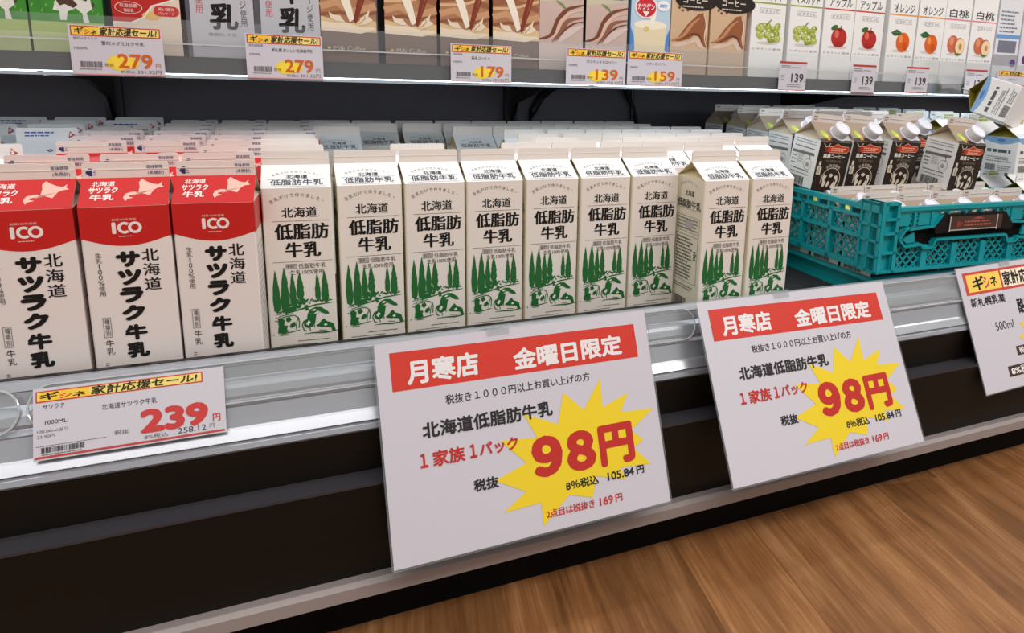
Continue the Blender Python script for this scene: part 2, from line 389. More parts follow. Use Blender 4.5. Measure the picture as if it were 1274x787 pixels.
def banner(a, x0, y0, x1, y1, logo_w, italic=.18):
    a.rect(x0, y0, x1, y1, ink(206, 66, 52), 0)
    h = y1 - y0; mgn = h * .11
    a.rect(x0+mgn, y0+mgn, x1-mgn, y1-mgn, ink(246, 226, 130), 1)
    a.rect(x0+mgn*2.2, y0+mgn, x0+logo_w, y1-mgn, ink(250, 208, 70), 2)
    lw = logo_w - mgn*2; lx = x0 + mgn*2.6
    a.text('ギ', lx, y0+h*.2, lx+lw*.36, y1-h*.15, BLACK, 3, .02, italic)
    a.text('シ', lx+lw*.38, y0+h*.18, lx+lw*.62, y0+h*.66, ink(210, 60, 70), 3, .02, italic)
    a.text('ネ', lx+lw*.64, y0+h*.16, lx+lw*.90, y0+h*.62, BLACK, 3, .02, italic)
def sale_text(a, x0, y0, x1, y1):
    h = y1 - y0
    a.text('家計応援セール!', x0, y0+h*.13, x1, y1-h*.08, ink(46, 40, 34), 3, .02, .15)

def shelf_sale_tag(x0, x1, z0, z1, name, price, taxed, label, maker='', extra=''):
    a = Art(); Wd, Hd = 90.0, 55.0
    banner(a, 2, 43, 88, 54, 26); sale_text(a, 29, 43, 84, 54)
    a.text(maker, 4, 39, 4 + 3.2*max(1, len(maker)), 42, GREY, 1) if maker else None
    a.text(name, 30, 33.5, 30 + min(48, 4.6*len(name)), 38, BLACK, 1)
    a.text('1000ML', 4, 28, 17, 31, GREY, 1)
    a.ell(45, 14, 12, 8.5, ink(250, 220, 70), 0); a.rect(45, 6.5, 84 if len(price) else 60, 18, SIGN, 0) if False else None
    a.poly([(33,14),(40,20),(58,21),(66,16),(62,9),(44,7)], ink(250, 222, 74), 1)
    a.text(price, 44, 8, 78, 24.5, ink(212, 104, 40), 2, .018)
    a.text('円', 81, 9, 86, 14, ink(190, 110, 70), 2)
    a.text('税抜', 31, 9.5, 40, 13.5, ink(150, 110, 50), 2)
    a.text('8%税込', 46, 2.4, 60, 6, GREY, 1); a.text(taxed + '円', 62, 2.0, 86, 6.6, GREY, 1)
    a.barcode(8, 8.5, 29, 15, ink(90, 86, 86)); a.rules(7, 5, 29, 7.5, 1, .8, GREY)
    a.rect(0, 0, 90, 1.4, ink(228, 170, 170), 0)
    return sheet('price_tag', (x0, .1725, z1), (x1, .1725, z1), (x0, .1725, z0), Wd, Hd, a, label, 'price tag', t=.0005, group='sale price tags on the upper shelf edge')
def shelf_plain_tag(x0, x1, z0, z1, price, label):
    a = Art(); a.rect(0, 46.5, 58, 50, ink(196, 60, 56), 0); a.rect(0, 0, 58, 1.6, ink(206, 90, 86), 0)
    a.rules(4, 38, 24, 44, 2, 1.2, GREY, seed=3); a.rules(26, 39, 46, 41, 1, 1.0, GREY, seed=4)
    a.text(price, 26, 15, 52, 30, ink(70, 66, 66), 1, .012); a.text('円', 53.5, 15, 56.5, 18, GREY, 1)
    a.rules(4, 18, 14, 28, 3, .8, GREY, seed=5); a.rules(18, 6, 52, 12, 2, .9, GREY, seed=6)
    return sheet('price_tag', (x0, .1725, z1), (x1, .1725, z1), (x0, .1725, z0), 58, 50, a, label, 'price tag', t=.0005, group='plain price tags on the upper shelf edge')
kx = .9975
shelf_sale_tag(-.2015, -.1105, .2870, .3418, '雪印メグミルク牛乳', '279', '301.32', 'sale price tag reading 279 under the green cow cartons', '雪印メグミルク')
shelf_sale_tag(-.0230, .0655, .2880, .3415, '新札幌 おいしい北海道牛乳', '279', '301.32', 'sale price tag reading 279 under the silver cartons with brush lettering', '新札幌乳業')
shelf_sale_tag(.2302, .3170, .2896, .3411, '森永コーヒー', '179', '193.32', 'sale price tag reading 179 under the milk coffee cartons', '森永乳業')
shelf_sale_tag(.4010, .4990, .2905, .3430, 'カツゲンストロベリー', '139', '150.12', 'yellow-banner sale price tag reading 139 under the chocolate swirl cartons')
shelf_sale_tag(.5020, .5990, .2915, .3430, 'ソフトカツゲン', '159', '171.72', 'sale price tag reading 159 under the blue-sided milk drink carton')
shelf_plain_tag(.7900, .8480, .2895, .3385, '139', 'plain white price tag reading 139 with red bar, below the grape juice cartons')
shelf_plain_tag(.9520, 1.0070, .2885, .3388, '139', 'plain white price tag reading 139 with red bar, below the apple juice cartons')
shelf_plain_tag(1.0830, 1.1400, .2920, .3395, '139', 'plain white price tag reading 139 with red bar, below the orange juice cartons')
shelf_plain_tag(1.2400, 1.3000, .2905, .3398, '139', 'plain white price tag half hidden by the tumbled blue carton')
shelf_sale_tag(1.3320, 1.4280, .2908, .3412, 'レモンティー', '129', '139.32', 'orange-banner sale price tag reading 129 at the right end of the shelf')

# long white tag in the front rail
a = Art()
banner(a, 2, 48, 130, 57.5, 39); sale_text(a, 42, 48, 125, 57.5)
a.text('サツラク', 7, 42, 22.5, 46, BLACK, 1); a.text('北海道サツラク牛乳', 50, 35, 92.6, 40, BLACK, 1)
a.text('1000ML', 8.6, 29.2, 24.3, 32.6, BLACK, 1); a.text('100.00ml当り', 2.8, 22.5, 25, 25.4, GREY, 1); a.text('23.90円', 2.8, 18.2, 15.6, 21, GREY, 1)
a.text('239', 79, 9.5, 133.5, 30.5, ink(204, 66, 64), 1, .045); a.text('円', 137, 11, 143.4, 18, ink(204, 66, 64), 1, .02)
a.text('税抜', 59, 12, 70, 16, GREY, 1); a.text('8%税込', 81.8, 4.4, 100.4, 8.4, GREY, 1); a.text('258.12', 108.3, 5, 131.2, 9.8, ink(70, 68, 70), 1); a.text('円', 134, 6, 138, 9.6, GREY, 1)
a.barcode(5.8, 5.8, 37.2, 10.4, ink(60, 58, 58)); a.rules(6, 3.6, 36, 5.2, 1, .8, GREY); a.rect(2, 11.4, 53, 11.8, GREY, 1)
a.rect(1.2, 1.4, 146.4, 3.2, ink(196, 70, 68), 1)
sheet('price_tag', rp(-.2040, .0163, .0064), rp(-.0552, .0166, .0064), rp(-.2040, -.0400, .0064), 148, 60, a,
      'long white price tag reading 239 in the metal rail below the red cartons', 'price tag', t=.0004)

STAR = [(237.3,147.0),(235.5,115.0),(268.0,126.4),(256.6,106.8),(297,104.0),(266.0,85.0),(280,72),(266,66),(285,45),(248,48),(252,34),(218.7,44.7),(210.8,23.9),(184.7,31.9),(152.6,6.9),(152.9,30.8),(112.3,29.3),(138.3,45.1),(106.5,62.3),(142.2,73.4),(116.9,100.5),(156.6,96.9),(145.0,123.5),(181.4,106.4),(192.0,138.3),(213,116.4)]
def friday_art():
    a = Art()
    a.poly([(13.9,167.0),(287.5,163.9),(287.0,201.5),(13.9,205.4)], SIGNRED, 0)
    a.text('月寒店', 29, 171, 103, 196, mat('sign_white_text', (240, 238, 240), .3, coat=.5), 1, .035)
    a.text('金曜日限定', 140.5, 169.5, 268.5, 192.5, mat('sign_white_text'), 1, .035)
    a.text('税抜き１０００円以上お買い上げの方', 65, 146.5, 225, 156, SIGNBLK, 1, .008)
    a.poly(STAR, SIGNYEL, 1)
    a.text('北海道低脂肪牛乳', 39, 116.5, 177.5, 132.5, SIGNBLK, 2, .03)
    a.text('１', 34, 89, 41.5, 103, SIGNTXT, 2, .03); a.text('家族', 46.5, 88, 79, 103.5, SIGNTXT, 2, .026); a.text('１', 84, 89, 91.5, 103, SIGNTXT, 2, .03); a.text('パック', 94, 89, 135.5, 102.5, SIGNTXT, 2, .03)
    a.text('９', 148.5, 55, 183, 97.5, SIGNTXT, 2, .055); a.text('８', 187, 53.5, 221, 96, SIGNTXT, 2, .055)
    a.text('円', 225.5, 52, 267.5, 96, SIGNTXT, 2, .045)
    a.text('税抜', 84.5, 55.5, 110.3, 67.5, SIGNBLK, 2, .03)
    a.text('8％税込', 182, 36.3, 220, 46.3, SIGNBLK, 2, .025)
    a.text('105.84', 231, 37, 263, 45.7, SIGNBLK, 2, .02); a.text('円', 266.5, 37, 275.5, 46, SIGNBLK, 2, .02)
    a.text('2点目は税抜き', 157, 13.5, 212, 22, SIGNTXT, 2, .015); a.text('169', 218.2, 13.2, 234, 21.6, SIGNTXT, 2, .015); a.text('円', 237, 13.2, 245, 21.6, SIGNTXT, 2, .015)
    return a
def euler_pts(rot, t, w, h):
    M = Matrix.Rotation(rot[2], 3, 'Z') @ Matrix.Rotation(rot[1], 3, 'Y') @ Matrix.Rotation(rot[0], 3, 'X')
    t = Vector(t); return t + M @ Vector((0,0,h)), t + M @ Vector((w,0,h)), t
D = math.radians
tl, tr, bl = euler_pts((D(-21.6), D(-.84), D(-.58)), (.0847, -.1919, -.1778), .3106, .2214)
sheet('laminated_sale_sign', tl, tr, bl, 303, 216, friday_art(), 'laminated sign reading 98 yen hanging below the front row of green-tree milk cartons', 'sign', 'friday milk offer signs', laminate=2.0)
tl, tr, bl = euler_pts((D(-27.95), D(.2), D(.49)), (.4675, -.2155, -.1625), .3106, .2214)
sheet('laminated_sale_sign', tl, tr, bl, 303, 216, friday_art(), 'laminated sign reading 98 yen with another sign on either side, nearer the crate', 'sign', 'friday milk offer signs', laminate=2.0)
a = Art()
a.rect(11, 149, 240, 184, ink(206, 74, 66), 0); a.rect(17, 153, 90, 180, ink(250, 214, 96), 1); a.rect(94, 153, 234, 180, ink(250, 240, 214), 1)
a.text('ギ', 27, 155, 52, 177, BLACK, 2, .03, .1); a.text('シ', 52, 156, 66, 174, ink(214, 70, 84), 2, .03); a.text('ネ', 67, 158, 82, 173, BLACK, 2, .03)
a.text('家計応援セール!', 96, 155, 230, 178, ink(30, 26, 24), 2, .03)
a.text('新札幌乳業', 15, 130, 90, 144, BLACK, 1, .015); a.text('酪農コーヒー', 113, 108, 210, 132, BLACK, 1, .02)
a.text('500ml', 54, 89, 94, 102, ink(70, 66, 66), 1, .0)
pts = []
for i in range(24): an = 2*PI*i/24; r = 1.0 if i % 2 == 0 else .74; pts.append((165 + 66*r*math.cos(an), 72 + 44*r*math.sin(an)))
a.poly(pts, SIGNYEL, 0); a.text('139', 125, 50, 195, 92, SIGNTXT, 1, .045)
a.rect(86, 46, 118, 60, ink(72, 50, 38), 1); a.text('税抜', 91, 48, 113, 58, WHITE, 2, .02)
a.rect(58, 17, 122, 33, ink(72, 50, 38), 1); a.text('8%税込', 63, 19, 118, 31, WHITE, 2, .02)
tl = Vector((.9484, -.0907, .0296)); ux = Vector((.1635, .0010, .0045)).normalized(); vv = Vector((.0066, .0788, .1751)).normalized()
sheet('laminated_sale_sign', tl, tl + ux*.262, tl - vv*.192, 255, 192, a, 'sale sign with yellow and red banner below the crate, cut by the frame', 'sign', laminate=1.5)

# ------------------------------------------------------------------ gable-top cartons
FINC = mat('fin_board_shaded', (232, 224, 218), .5, noise=.02, scale=60)  # darker tan than the body paper: shading put into the fin colour
def carton_mbs(w, d, hb, gh, fh, body_m, gable_m, side_m=None, end_m=None, notch=False, fin_m=None, fin_w=None):
    """three MBs: body, gable_top, top_fin; local frame centred on the base"""
    X, Y, c = w/2, d/2, .0012
    b = MB()
    out = [(-X+c,-Y),(X-c,-Y),(X,-Y+c),(X,Y-c),(X-c,Y),(-X+c,Y),(-X,Y-c),(-X,-Y+c)]
    n = 8; vs = [(x, y, 0.0) for x, y in out] + [(x, y, hb) for x, y in out]
    b.add(vs, [tuple(range(7, -1, -1)), tuple(range(8, 16))], body_m)
    for i in range(8):
        m_ = body_m if i in (0, 4) else (side_m or body_m)
        if i % 2: m_ = side_m or body_m
        b.add(vs, [(i, (i+1) % 8, 8 + (i+1) % 8, 8 + i)], m_)
    g = MB(); zt = hb + gh; e = .0012; em = end_m or CREAM; ins = w * .40
    for s in (-1, 1):                               # front and back roof panels with a little thickness
        y0, y1 = s*Y, s*.0010
        A = [(-X,y0,hb),(X,y0,hb),(X,y1,zt),(-X,y1,zt)]
        B = [(x, y*.97, z-.0008) for x, y, z in A]
        g.add(A, [(0,1,2,3) if s < 0 else (3,2,1,0)], gable_m); g.add(B, [(3,2,1,0) if s < 0 else (0,1,2,3)], em)
        g.add(A + B, [(0,4,5,1),(1,5,6,2),(2,6,7,3),(3,7,4,0)], em)
    for s in (-1, 1):                               # infolded end triangles
        a1, a2, p, f = (s*X,-Y,hb), (s*X,Y,hb), (s*(X-ins),0,zt-.003), (s*X,0,zt)
        g.add([a1, a2, p, f], [(0,1,2),(0,2,3),(1,3,2)], em)
    f_ = MB(); t = .0011; fx = (fin_w or w)/2 - .0004; r = .003; ft = zt + fh; pts = [(-fx, zt - .001),(fx, zt - .001)]
    for i in range(5): a_ = PI/2*i/4; pts.append((fx - r + r*math.cos(a_), ft - r + r*math.sin(a_)))
    if notch:
        pts += [(fx*.55, ft), (fx*.38, ft-.0016), (fx*.26, ft-.0016), (fx*.14, ft-.0005)]
    for i in range(5): a_ = PI/2 + PI/2*i/4; pts.append((-fx + r + r*math.cos(a_), ft - .0005*notch - r + r*math.sin(a_)))
    fm = fin_m or FINC
    f_.prism(pts, lambda u, v, w_: (u, -w_, v), -t, t, fm)
    f_.box(-fx+.0005, fx-.0005, -t-.0005, t+.0005, zt+fh*.50, zt+fh*.50+.0009, fm)   # seal crease
    return b, g, f_
def F_front(w, d, hb): return lambda u, v, o: (u - w/2, -d/2 - o, hb + v)
def F_left(w, d, hb): return lambda u, v, o: (-w/2 - o, d/2 - u, hb + v)
def F_gable(w, d, hb, gh):
    L = math.hypot(d/2 - .001, gh); cy, cz = (d/2 - .001)/L, gh/L
    return lambda u, v, o: (u - w/2, -d/2 + v*cy - o*cz, hb + v*cz + o*cy)
def F_fin(w, hb, gh): return lambda u, v, o: (u - w/2, -.0011 - o, hb + gh + v)
def merge(*mbs):
    r = MB()
    for q in mbs:
        o = len(r.v); r.v += q.v
        for f, k in zip(q.f, q.m): r.f.append(tuple(i + o for i in f)); r.m.append(r.mi(q.mats[k]))
    return r
def carton_thing(name, mbs):
    root = empty(name)
    for q, n in zip(mbs, ('body', 'gable_top', 'top_fin')): q.build(n, root)
    return root
def place(o, xl, yf, z, w, d, rz=0.0, rx=0.0):
    o.location = (xl + w/2, yf + d/2, z); o.rotation_euler = (rx, 0, rz)
    return o
BASE = -.0247
HIDDEN = None

# --- low-fat milk
LW, LD, LH, LG, LF = .070, .070, .2005, .0208, .0146
def cows(a, x, y):
    K = 1.12
    def P(pts, m=GREEN, ly=1): a.poly([(x + p, y + q*K) for p, q in pts], m, ly)
    def Ln(pts, t, tp=False): a.line([(x + p, y + q*K) for p, q in pts], t, GREEN, 1.2, tp)
    # left cow, seen from behind, patchy flank
    Ln([(10,19),(15,21),(21,22),(27,22.5),(31,20),(32,15),(31,9)], 1.0); Ln([(31,20),(29,15),(28,8)], .9)
    P([(10,19.5),(14,20.5),(17,18),(16,13),(20,12),(18,8),(13,9),(10.5,12)]); P([(18,20),(22,21.5),(24,18),(21,15.5),(18.5,17)])
    P([(10,11),(14,13),(18,10),(20,6),(15,4.5),(9.5,5)]); P([(23,14),(27,16),(28,12),(24,9.5),(21.5,11)]); Ln([(7,18),(11,17)], .8); Ln([(8,21),(13,21.5)], .6)
    Ln([(9,3.4),(18,4.6),(28,6.2),(33,7)], 1.5, True); Ln([(12,2.6),(20,3)], .7)
    # middle cow lying, head to the right
    P([(36,16),(40,17.5),(40.5,22),(43,27),(49,29.5),(55,29),(58.5,26.5),(62,24),(60,22.5),(54,24),(50,22.5),(49,18),(48,12),(45,9),(40,8),(36.5,10.5)])
    P([(53,24.5),(58,26.5),(62.5,23.5),(63.5,21),(59,21.5)]); P([(47,22.5),(50.5,25),(54,24.5),(51,22.5)], PAPER, 2); P([(38.5,12.5),(41.5,16),(43.5,14),(41,10.5)], PAPER, 2); P([(45,26),(48,27.6),(50,26.6),(47.5,25)], PAPER, 2)
    Ln([(36,15),(34.5,11),(36.5,6),(39,5)], 1.1); Ln([(42,9),(43,4.5)], .9); Ln([(47,11),(47.6,8)], .8)
    # right cow grazing
    P([(49,10),(52,11.5),(55,15),(57.5,17),(60.5,13.5),(65,12),(67.5,10.5),(68.5,6.5),(69.5,3.2),(66,2.8),(64.5,6.8),(61,7.6),(56,8),(52,8.4)])
    P([(57,10.5),(59.5,12),(61,9.6),(58,9)], PAPER, 2)
    Ln([(36,2.2),(46,2.6),(58,2.0),(66,2.6),(73,3.6)], 1.9, True); Ln([(52,5),(60,4)], .7)
    P([(4,3.5),(5.5,5),(5.2,2.6)])
def poplar(a, x, y0, y1, w):
    n = 12; rnd = random.Random(int(x*31)); h = y1 - y0
    prof = lambda t: .40*w * (math.sin(PI * (.10 + .90*t)**.62) ** .8) * (1 + .13*rnd.uniform(-1, 1)) if t < 1 else 0
    a.poly([(x + prof(i/n), y0 + h*i/n) for i in range(n+1)] + [(x - prof(i/n), y0 + h*i/n) for i in range(n-1, -1, -1)], GREEN, 1)
    a.rect(x-.6, y0-3, x+.6, y0+1, GREEN, 1)
a = Art()
a.arc('生乳だけで作りました。', 35, -58, 50.5, math.radians(123.5), math.radians(56), 4.6, ink(104, 92, 78))
a.text('北海道', 18.5, -32.5, 54.5, -20.5, BLACK, 1, .024, 0, True); a.rect(9, -36.3, 66, -35.9, GREY, 1)
a.text('低脂肪', 10.5, -57.3, 65.5, -38.3, BLACK, 1, .036, 0, True); a.text('牛乳', 20, -77.5, 56.5, -59, BLACK, 1, .040, 0, True)
a.rect(7, -81.8, 68, -81.4, GREY, 1)
a.frame(19, -89.6, 31, -84.0, .4, ink(70,66,64)); a.text('種類別', 20, -88.8, 30, -84.8, ink(70,66,64), 1); a.text('低脂肪牛乳', 32.5, -89.8, 61, -84, ink(70,66,64), 1); a.text('生乳100%使用', 24, -96.6, 58, -91, ink(70,66,64), 1)
for x_, y0_, y1_, w_ in ((8.5,-137,-89.5,9.2),(17.5,-139,-87,11),(25.5,-127,-94,8),(33,-124,-93.5,9),(51,-126,-95.5,7),(58.5,-129,-93,9.6)): poplar(a, x_, y0_, y1_, w_)
rnd = random.Random(3)
for i in range(26): a.ell(21 + i*.72, -130.5 + rnd.uniform(-5.5, 6) - (i-13)**2*.012, rnd.uniform(1.2, 2.4), rnd.uniform(1.4, 2.6), GREEN, 1 + .1*(i % 5), 9)
for i in range(26): a.ell(39 + i*1.0, -128.5 + rnd.uniform(-2.2, 2.6) + i*.05, rnd.uniform(.7, 1.7), rnd.uniform(.5, 1.1), GREEN, 1 + .1*(i % 5), 8)
for i in range(9): a.ell(9 + i*2.4, -138.5 + i*.6 + rnd.uniform(-1,1), 1.6, .9, GREEN, 1, 8)
a.line([(6,-141),(20,-139.5),(34,-136),(48,-132.5),(60,-131.5),(67,-131)], 2.0, GREEN, 1, True); a.line([(10,-143),(24,-140.8)], .8, GREEN)
cows(a, -1.5, -168)
a.rules(9, -178.4, 48, -176.4, 1, .8, ink(130,124,120)); a.rules(28, -174, 62, -172.6, 1, .7, GREEN)
ART_LOW = a
g = Art()
g.arc('生乳だけで作りました。', 35, -28, 55, math.radians(117), math.radians(63), 3.6, ink(120, 122, 130))
g.text('北海道', 24.5, 15.8, 46.5, 22.2, ink(70, 76, 88), 1, .012); g.text('低脂肪牛乳', 9, 4.6, 62, 13.8, ink(60, 70, 90), 1, .01)
g.rect(6, 14.4, 64, 14.8, ink(140,146,156), 1); g.rect(6, 2.2, 64, 2.6, ink(140,146,156), 1)
ART_LOWG = g
s = Art()
s.arc('生乳だけで作りました。', 35, -54, 48, math.radians(120), math.radians(60), 3.8, ink(130,130,130))
s.text('北海道', 24, -25, 47, -17, ink(60,58,58), 1, .012); s.text('低脂肪牛乳', 6, -41, 64, -30, ink(50,48,48), 1, .015); s.rect(5, -42.6, 65, -42.2, GREY)
s.frame(6, -74, 64, -52, .6, ink(150,146,142)); s.rules(8, -72, 62, -54, 4, 1.8, ink(130,126,122), seed=8); s.ell(38, -63, 9, 6.5, ink(188,184,178), 2)
s.frame(5, -143, 62, -78, .6, ink(110,106,104)); s.rules(8, -140, 50, -81, 13, 1.9, ink(96,92,90), seed=9); s.rules(53, -110, 60, -96, 4, 2.2, ink(90,86,84), seed=2)
s.rules(6, -154, 60, -147, 2, 1.5, ink(130,126,122), seed=11); s.barcode(10, -190, 40, -166, ink(60,58,58))
ART_LOWS = s
def low_mbs(full=True):
    b, g_, f_ = carton_mbs(LW, LD, LH, LG, LF, PAPER, WHITE, mat('carton_side_cream', (240, 234, 214), .45), CREAM)  # gable whiter than the body: light from above put into its colour
    if full:
        b.art(ART_LOW, F_front(LW, LD, LH)); b.art(ART_LOWS, F_left(LW, LD, LH))
    g_.art(ART_LOWG, F_gable(LW, LD, LH, LG))
    return b, g_, f_
low_front = carton_thing('milk_carton', low_mbs())
low_rear = merge(*low_mbs(False)).build('milk_carton')

fronts = [(-.0122, -.004, -3.0), (.0623, 0, 0), (.1352, 0, .6), (.2085, 0, -.6), (.2822, 0, .4), (.3563, 0, 0), (.4300, 0, -.5), (.5045, -.0580, 0), (.5792, -.0575, .6)]
used = False
for i, (x, y, rz) in enumerate(fronts):
    o = copy_tree(low_front) if used else low_front; used = True
    place(o, x, y, BASE, LW, LD, D(rz))
    lab = {0: 'low-fat milk carton with green poplars standing right beside the red cartons',
           7: 'low-fat milk carton showing its left side panel, set forward next to the end carton',
           8: 'low-fat milk carton with green poplars at the end of its row beside the teal crate'}.get(
           i, 'low-fat milk carton with green poplars, %s from the red cartons in the front row' % ORD[i])
    tag(o, lab, 'milk carton', 'low-fat milk cartons in the front row')
cols = [(-.0120, [1, 2, 3]), (.0625, [5, 6, 7]), (.1355, [1, 6, 7]), (.2105, [6, 7]), (.2840, [1, 5, 6, 7]), (.3555, [1, 2, 3, 4, 5, 6, 7]), (.4300, [1, 3, 4, 5, 6, 7]),
        (.5010, [1, 2, 3, 4, 5, 6, 7]), (.5720, [1, 2, 3, 4, 5, 6, 7]), (.6445, [2, 3, 4, 5, 6, 7]), (.7165, [2, 3, 4, 5])]
used = False
for ci, (x, rows) in enumerate(cols):
    for k in rows:
        o = low_rear.copy() if used else low_rear
        if used: COL.objects.link(o)
        used = True
        jx = random.uniform(-.002, .002)
        place(o, x + jx, .0735*k + random.uniform(-.001, .001), BASE, LW, LD, D(random.uniform(-1, 1)))
        where = ('behind the %s low-fat front carton' % ORD[ci]) if ci < 9 else ('in the %s column beside the crate' % ORD[ci - 9])
        tag(o, 'white milk carton top %s row back, %s' % (ORD[k], where), 'milk carton', 'low-fat milk cartons behind the front row')

# --- red and white milk
RW, RD, RH, RG, RF = .0722, .070, .1950, .0222, .0156
a = Art(); pts = [(0, 0), (0, -30)]
arcp = [(72.2*i/16, -29.5 - 8.5*math.sin(PI*i/16)) for i in range(17)]
a.poly([(0, -.2)] + arcp + [(72.2, -.2)], RED, 0)
wt = mat('white_print', (246, 238, 234), .45)
a.text('創業100年感謝', 25.5, -13.6, 45, -11.4, mat('peach_print', (240, 190, 176), .45), 1, .01)
a.text('I', 25.0, -26, 28.2, -15, wt, 1, .06); a.ring(35, -20.5, 5.6, 2.5, wt, 1, D(48), D(312)); a.ring(43.5, -20.5, 5.6, 2.5, wt, 1)
a.text('SINCE 1895', 30, -29.2, 42, -28, mat('peach_print'), 1) if False else a.rules(30, -29.4, 42, -28, 1, .8, mat('peach_print'))
a.vtext('北海道', 46.5, -84, 60.5, -40.5, BLACK, 1, .016, .12, True); a.vtext('サツラク', 25.5, -113, 45, -42, BLACK, 1, .06); a.vtext('牛乳', 26.5, -151, 45, -115, BLACK, 1, .05)
a.vtext('生乳100%使用', 9.5, -86, 14.5, -43, ink(90, 86, 86), 1); a.frame(9.5, -127, 16, -107, .4, GREY); a.vtext('種類別', 11, -126, 14.8, -108, ink(90,86,86), 1); a.vtext('牛乳', 10, -145, 16.5, -129, ink(60,58,58), 1)
a.rules(8, -156, 11, -152, 2, .7, GREY)
ART_RED = a
g = Art(); g.rect(0, 0, 72.2, 41.4, RED, 0)
g.text('北海道', 8.5, 28.5, 27, 35.5, wt, 1, .015); g.text('サツラク', 6.5, 18.5, 30, 27, wt, 1, .035); g.text('牛乳', 8.5, 8.5, 27.5, 17, wt, 1, .03)
PEACH = mat('peach_print')
g.poly([(43,13.5),(47,19),(47.5,27),(46.5,33),(49,38),(53,34),(58,30.5),(63,29),(66,33),(65.5,28),(68,25.5),(63,24.5),(59.5,21.5),(56.5,14),(50,17),(45.5,18)], PEACH, 1)
g.poly([(46,19),(41.5,19.5),(36.5,17),(35,11.5),(37,6.5),(39,9.5),(43.5,11),(39.5,12.5),(39.5,14.5),(45,16)], PEACH, 1)
ART_REDG = g
f = Art(); f.poly([(3, 5.6), (6, 2.4), (8.5, 2.4), (8.5, 9.6), (6, 9.6)], NAVY, 1); f.rules(9.6, 2.5, 12, 9.5, 3, .9, ink(110,110,160)); f.text('賞味期限', 53, 8.2, 67, 12.2, NAVY, 1); f.text('(未開封)', 54, 2.2, 67.5, 6.6, NAVY, 1)
ART_REDF = f
s = Art(); s.rect(0, -31, 70, -.2, RED, 0); s.rules(8, -180, 60, -44, 20, 2.0, ink(198, 194, 190), seed=21)
def F_right(w, d, hb): return lambda u, v, o: (w/2 + o, -d/2 + u, hb + v)
def red_mbs(full=True):
    b, g_, f_ = carton_mbs(RW, RD, RH, RG, RF, PAPER_R, RED, PAPER_R, mat('gable_fold_tan', (214, 190, 178), .5), True)
    if full: b.art(ART_RED, F_front(RW, RD, RH))
    else: b.art((lambda q: (q.rect(0, -31, 72.2, -.2, RED, 0), q)[1])(Art()), F_front(RW, RD, RH))
    b.art(s, F_right(RW, RD, RH)); b.art(s, F_left(RW, RD, RH))
    g_.art(ART_REDG, F_gable(RW, RD, RH, RG)); f_.art(ART_REDF, F_fin(RW, RH, RG))
    return b, g_, f_
red_front = carton_thing('milk_carton', red_mbs())
red_rear = merge(*red_mbs(False)).build('milk_carton')
for i, (x, rz, lab) in enumerate([(-.2435, 1.0, 'red and white milk carton cut by the left edge of the picture'),
                                  (-.1668, .5, 'red and white milk carton in the middle of the three front red ones'),
                                  (-.0893, -5.0, 'red and white milk carton in the front row touching the green-tree cartons')]):
    o = red_front if i == 0 else copy_tree(red_front)
    place(o, x, -.047, BASE, RW, RD, D(rz)); tag(o, lab, 'milk carton', 'red and white milk cartons in the front row')
rcols = [(-.2360, [1, 3, 4, 5, 6], 'first'), (-.1555, [1, 3, 4, 5, 6, 7, 8], 'second'), (-.0790, [1, 2, 3, 4, 5, 6, 7, 8], 'third'), (-.0060, [5, 6, 7, 8], 'fourth')]
used = False
for x, rows, cn in rcols:
    for k in rows:
        o = red_rear.copy() if used else red_rear
        if used: COL.objects.link(o)
        used = True
        place(o, x + (-.010 if k == 1 and x < -.05 else 0) + random.uniform(-.002, .002), -.047 + .0756*k, BASE, RW, RD, D(random.uniform(-1.2, 1.2)))
        tag(o, 'carton top with blue date stamp, %s row back, %s column from the left' % (ORD[k], cn), 'milk carton', 'red and white milk cartons behind the front row')
# --- blue-lettered white milk behind at the far left
f = Art(); BL = ink(70, 104, 170); f.rules(10, 8.5, 48, 11.5, 1, 2.2, BL, seed=5); f.rules(10, 4.6, 44, 7.2, 1, 1.8, BL, seed=6)
f.poly([(58,2),(66,6),(60,12)], ink(196, 70, 64), 1); f.poly([(59.5,5),(63,6.3),(60.5,9)], WHITE, 2)
b, g_, f_ = carton_mbs(.070, .070, .199, .021, .0165, WHITE, WHITE, WHITE, CREAM, fin_m=WHITE); f_.art(f, F_fin(.070, .199, .021))
q = Art(); q.poly([(36,16),(40,20),(44,16),(40,12)], GREY, 1); q.poly([(38.5,16),(40,17.6),(41.5,16),(40,14.4)], WHITE, 2); q.rules(48, 14, 53, 16, 1, 1.2, GREY); g_.art(q, F_gable(.070, .070, .199, .021))
blue_rear = merge(b, g_, f_).build('milk_carton'); used = False
for x, k, col in [(-.236, 7, 'third'), (-.236, 8, 'third'), (-.318, 2, 'second'), (-.318, 5, 'second'), (-.318, 6, 'second'), (-.318, 7, 'second'), (-.318, 8, 'second'), (-.398, 4, 'first'), (-.398, 5, 'first'), (-.398, 6, 'first'), (-.398, 8, 'first')]:
    if x < -.39 and k < 5: continue
    o = blue_rear.copy() if used else blue_rear
    if used: COL.objects.link(o)
    used = True
    xx = x + (.006 if (k == 5 and x > -.39) else 0)
    place(o, xx, -.047 + .0756*k, BASE, .07, .07, D(random.uniform(-2, 2)))
    tag(o, 'white carton top with blue lettering, %s row back, %s column' % (ORD[k], col), 'milk carton', 'blue-lettered white cartons at the far left back')

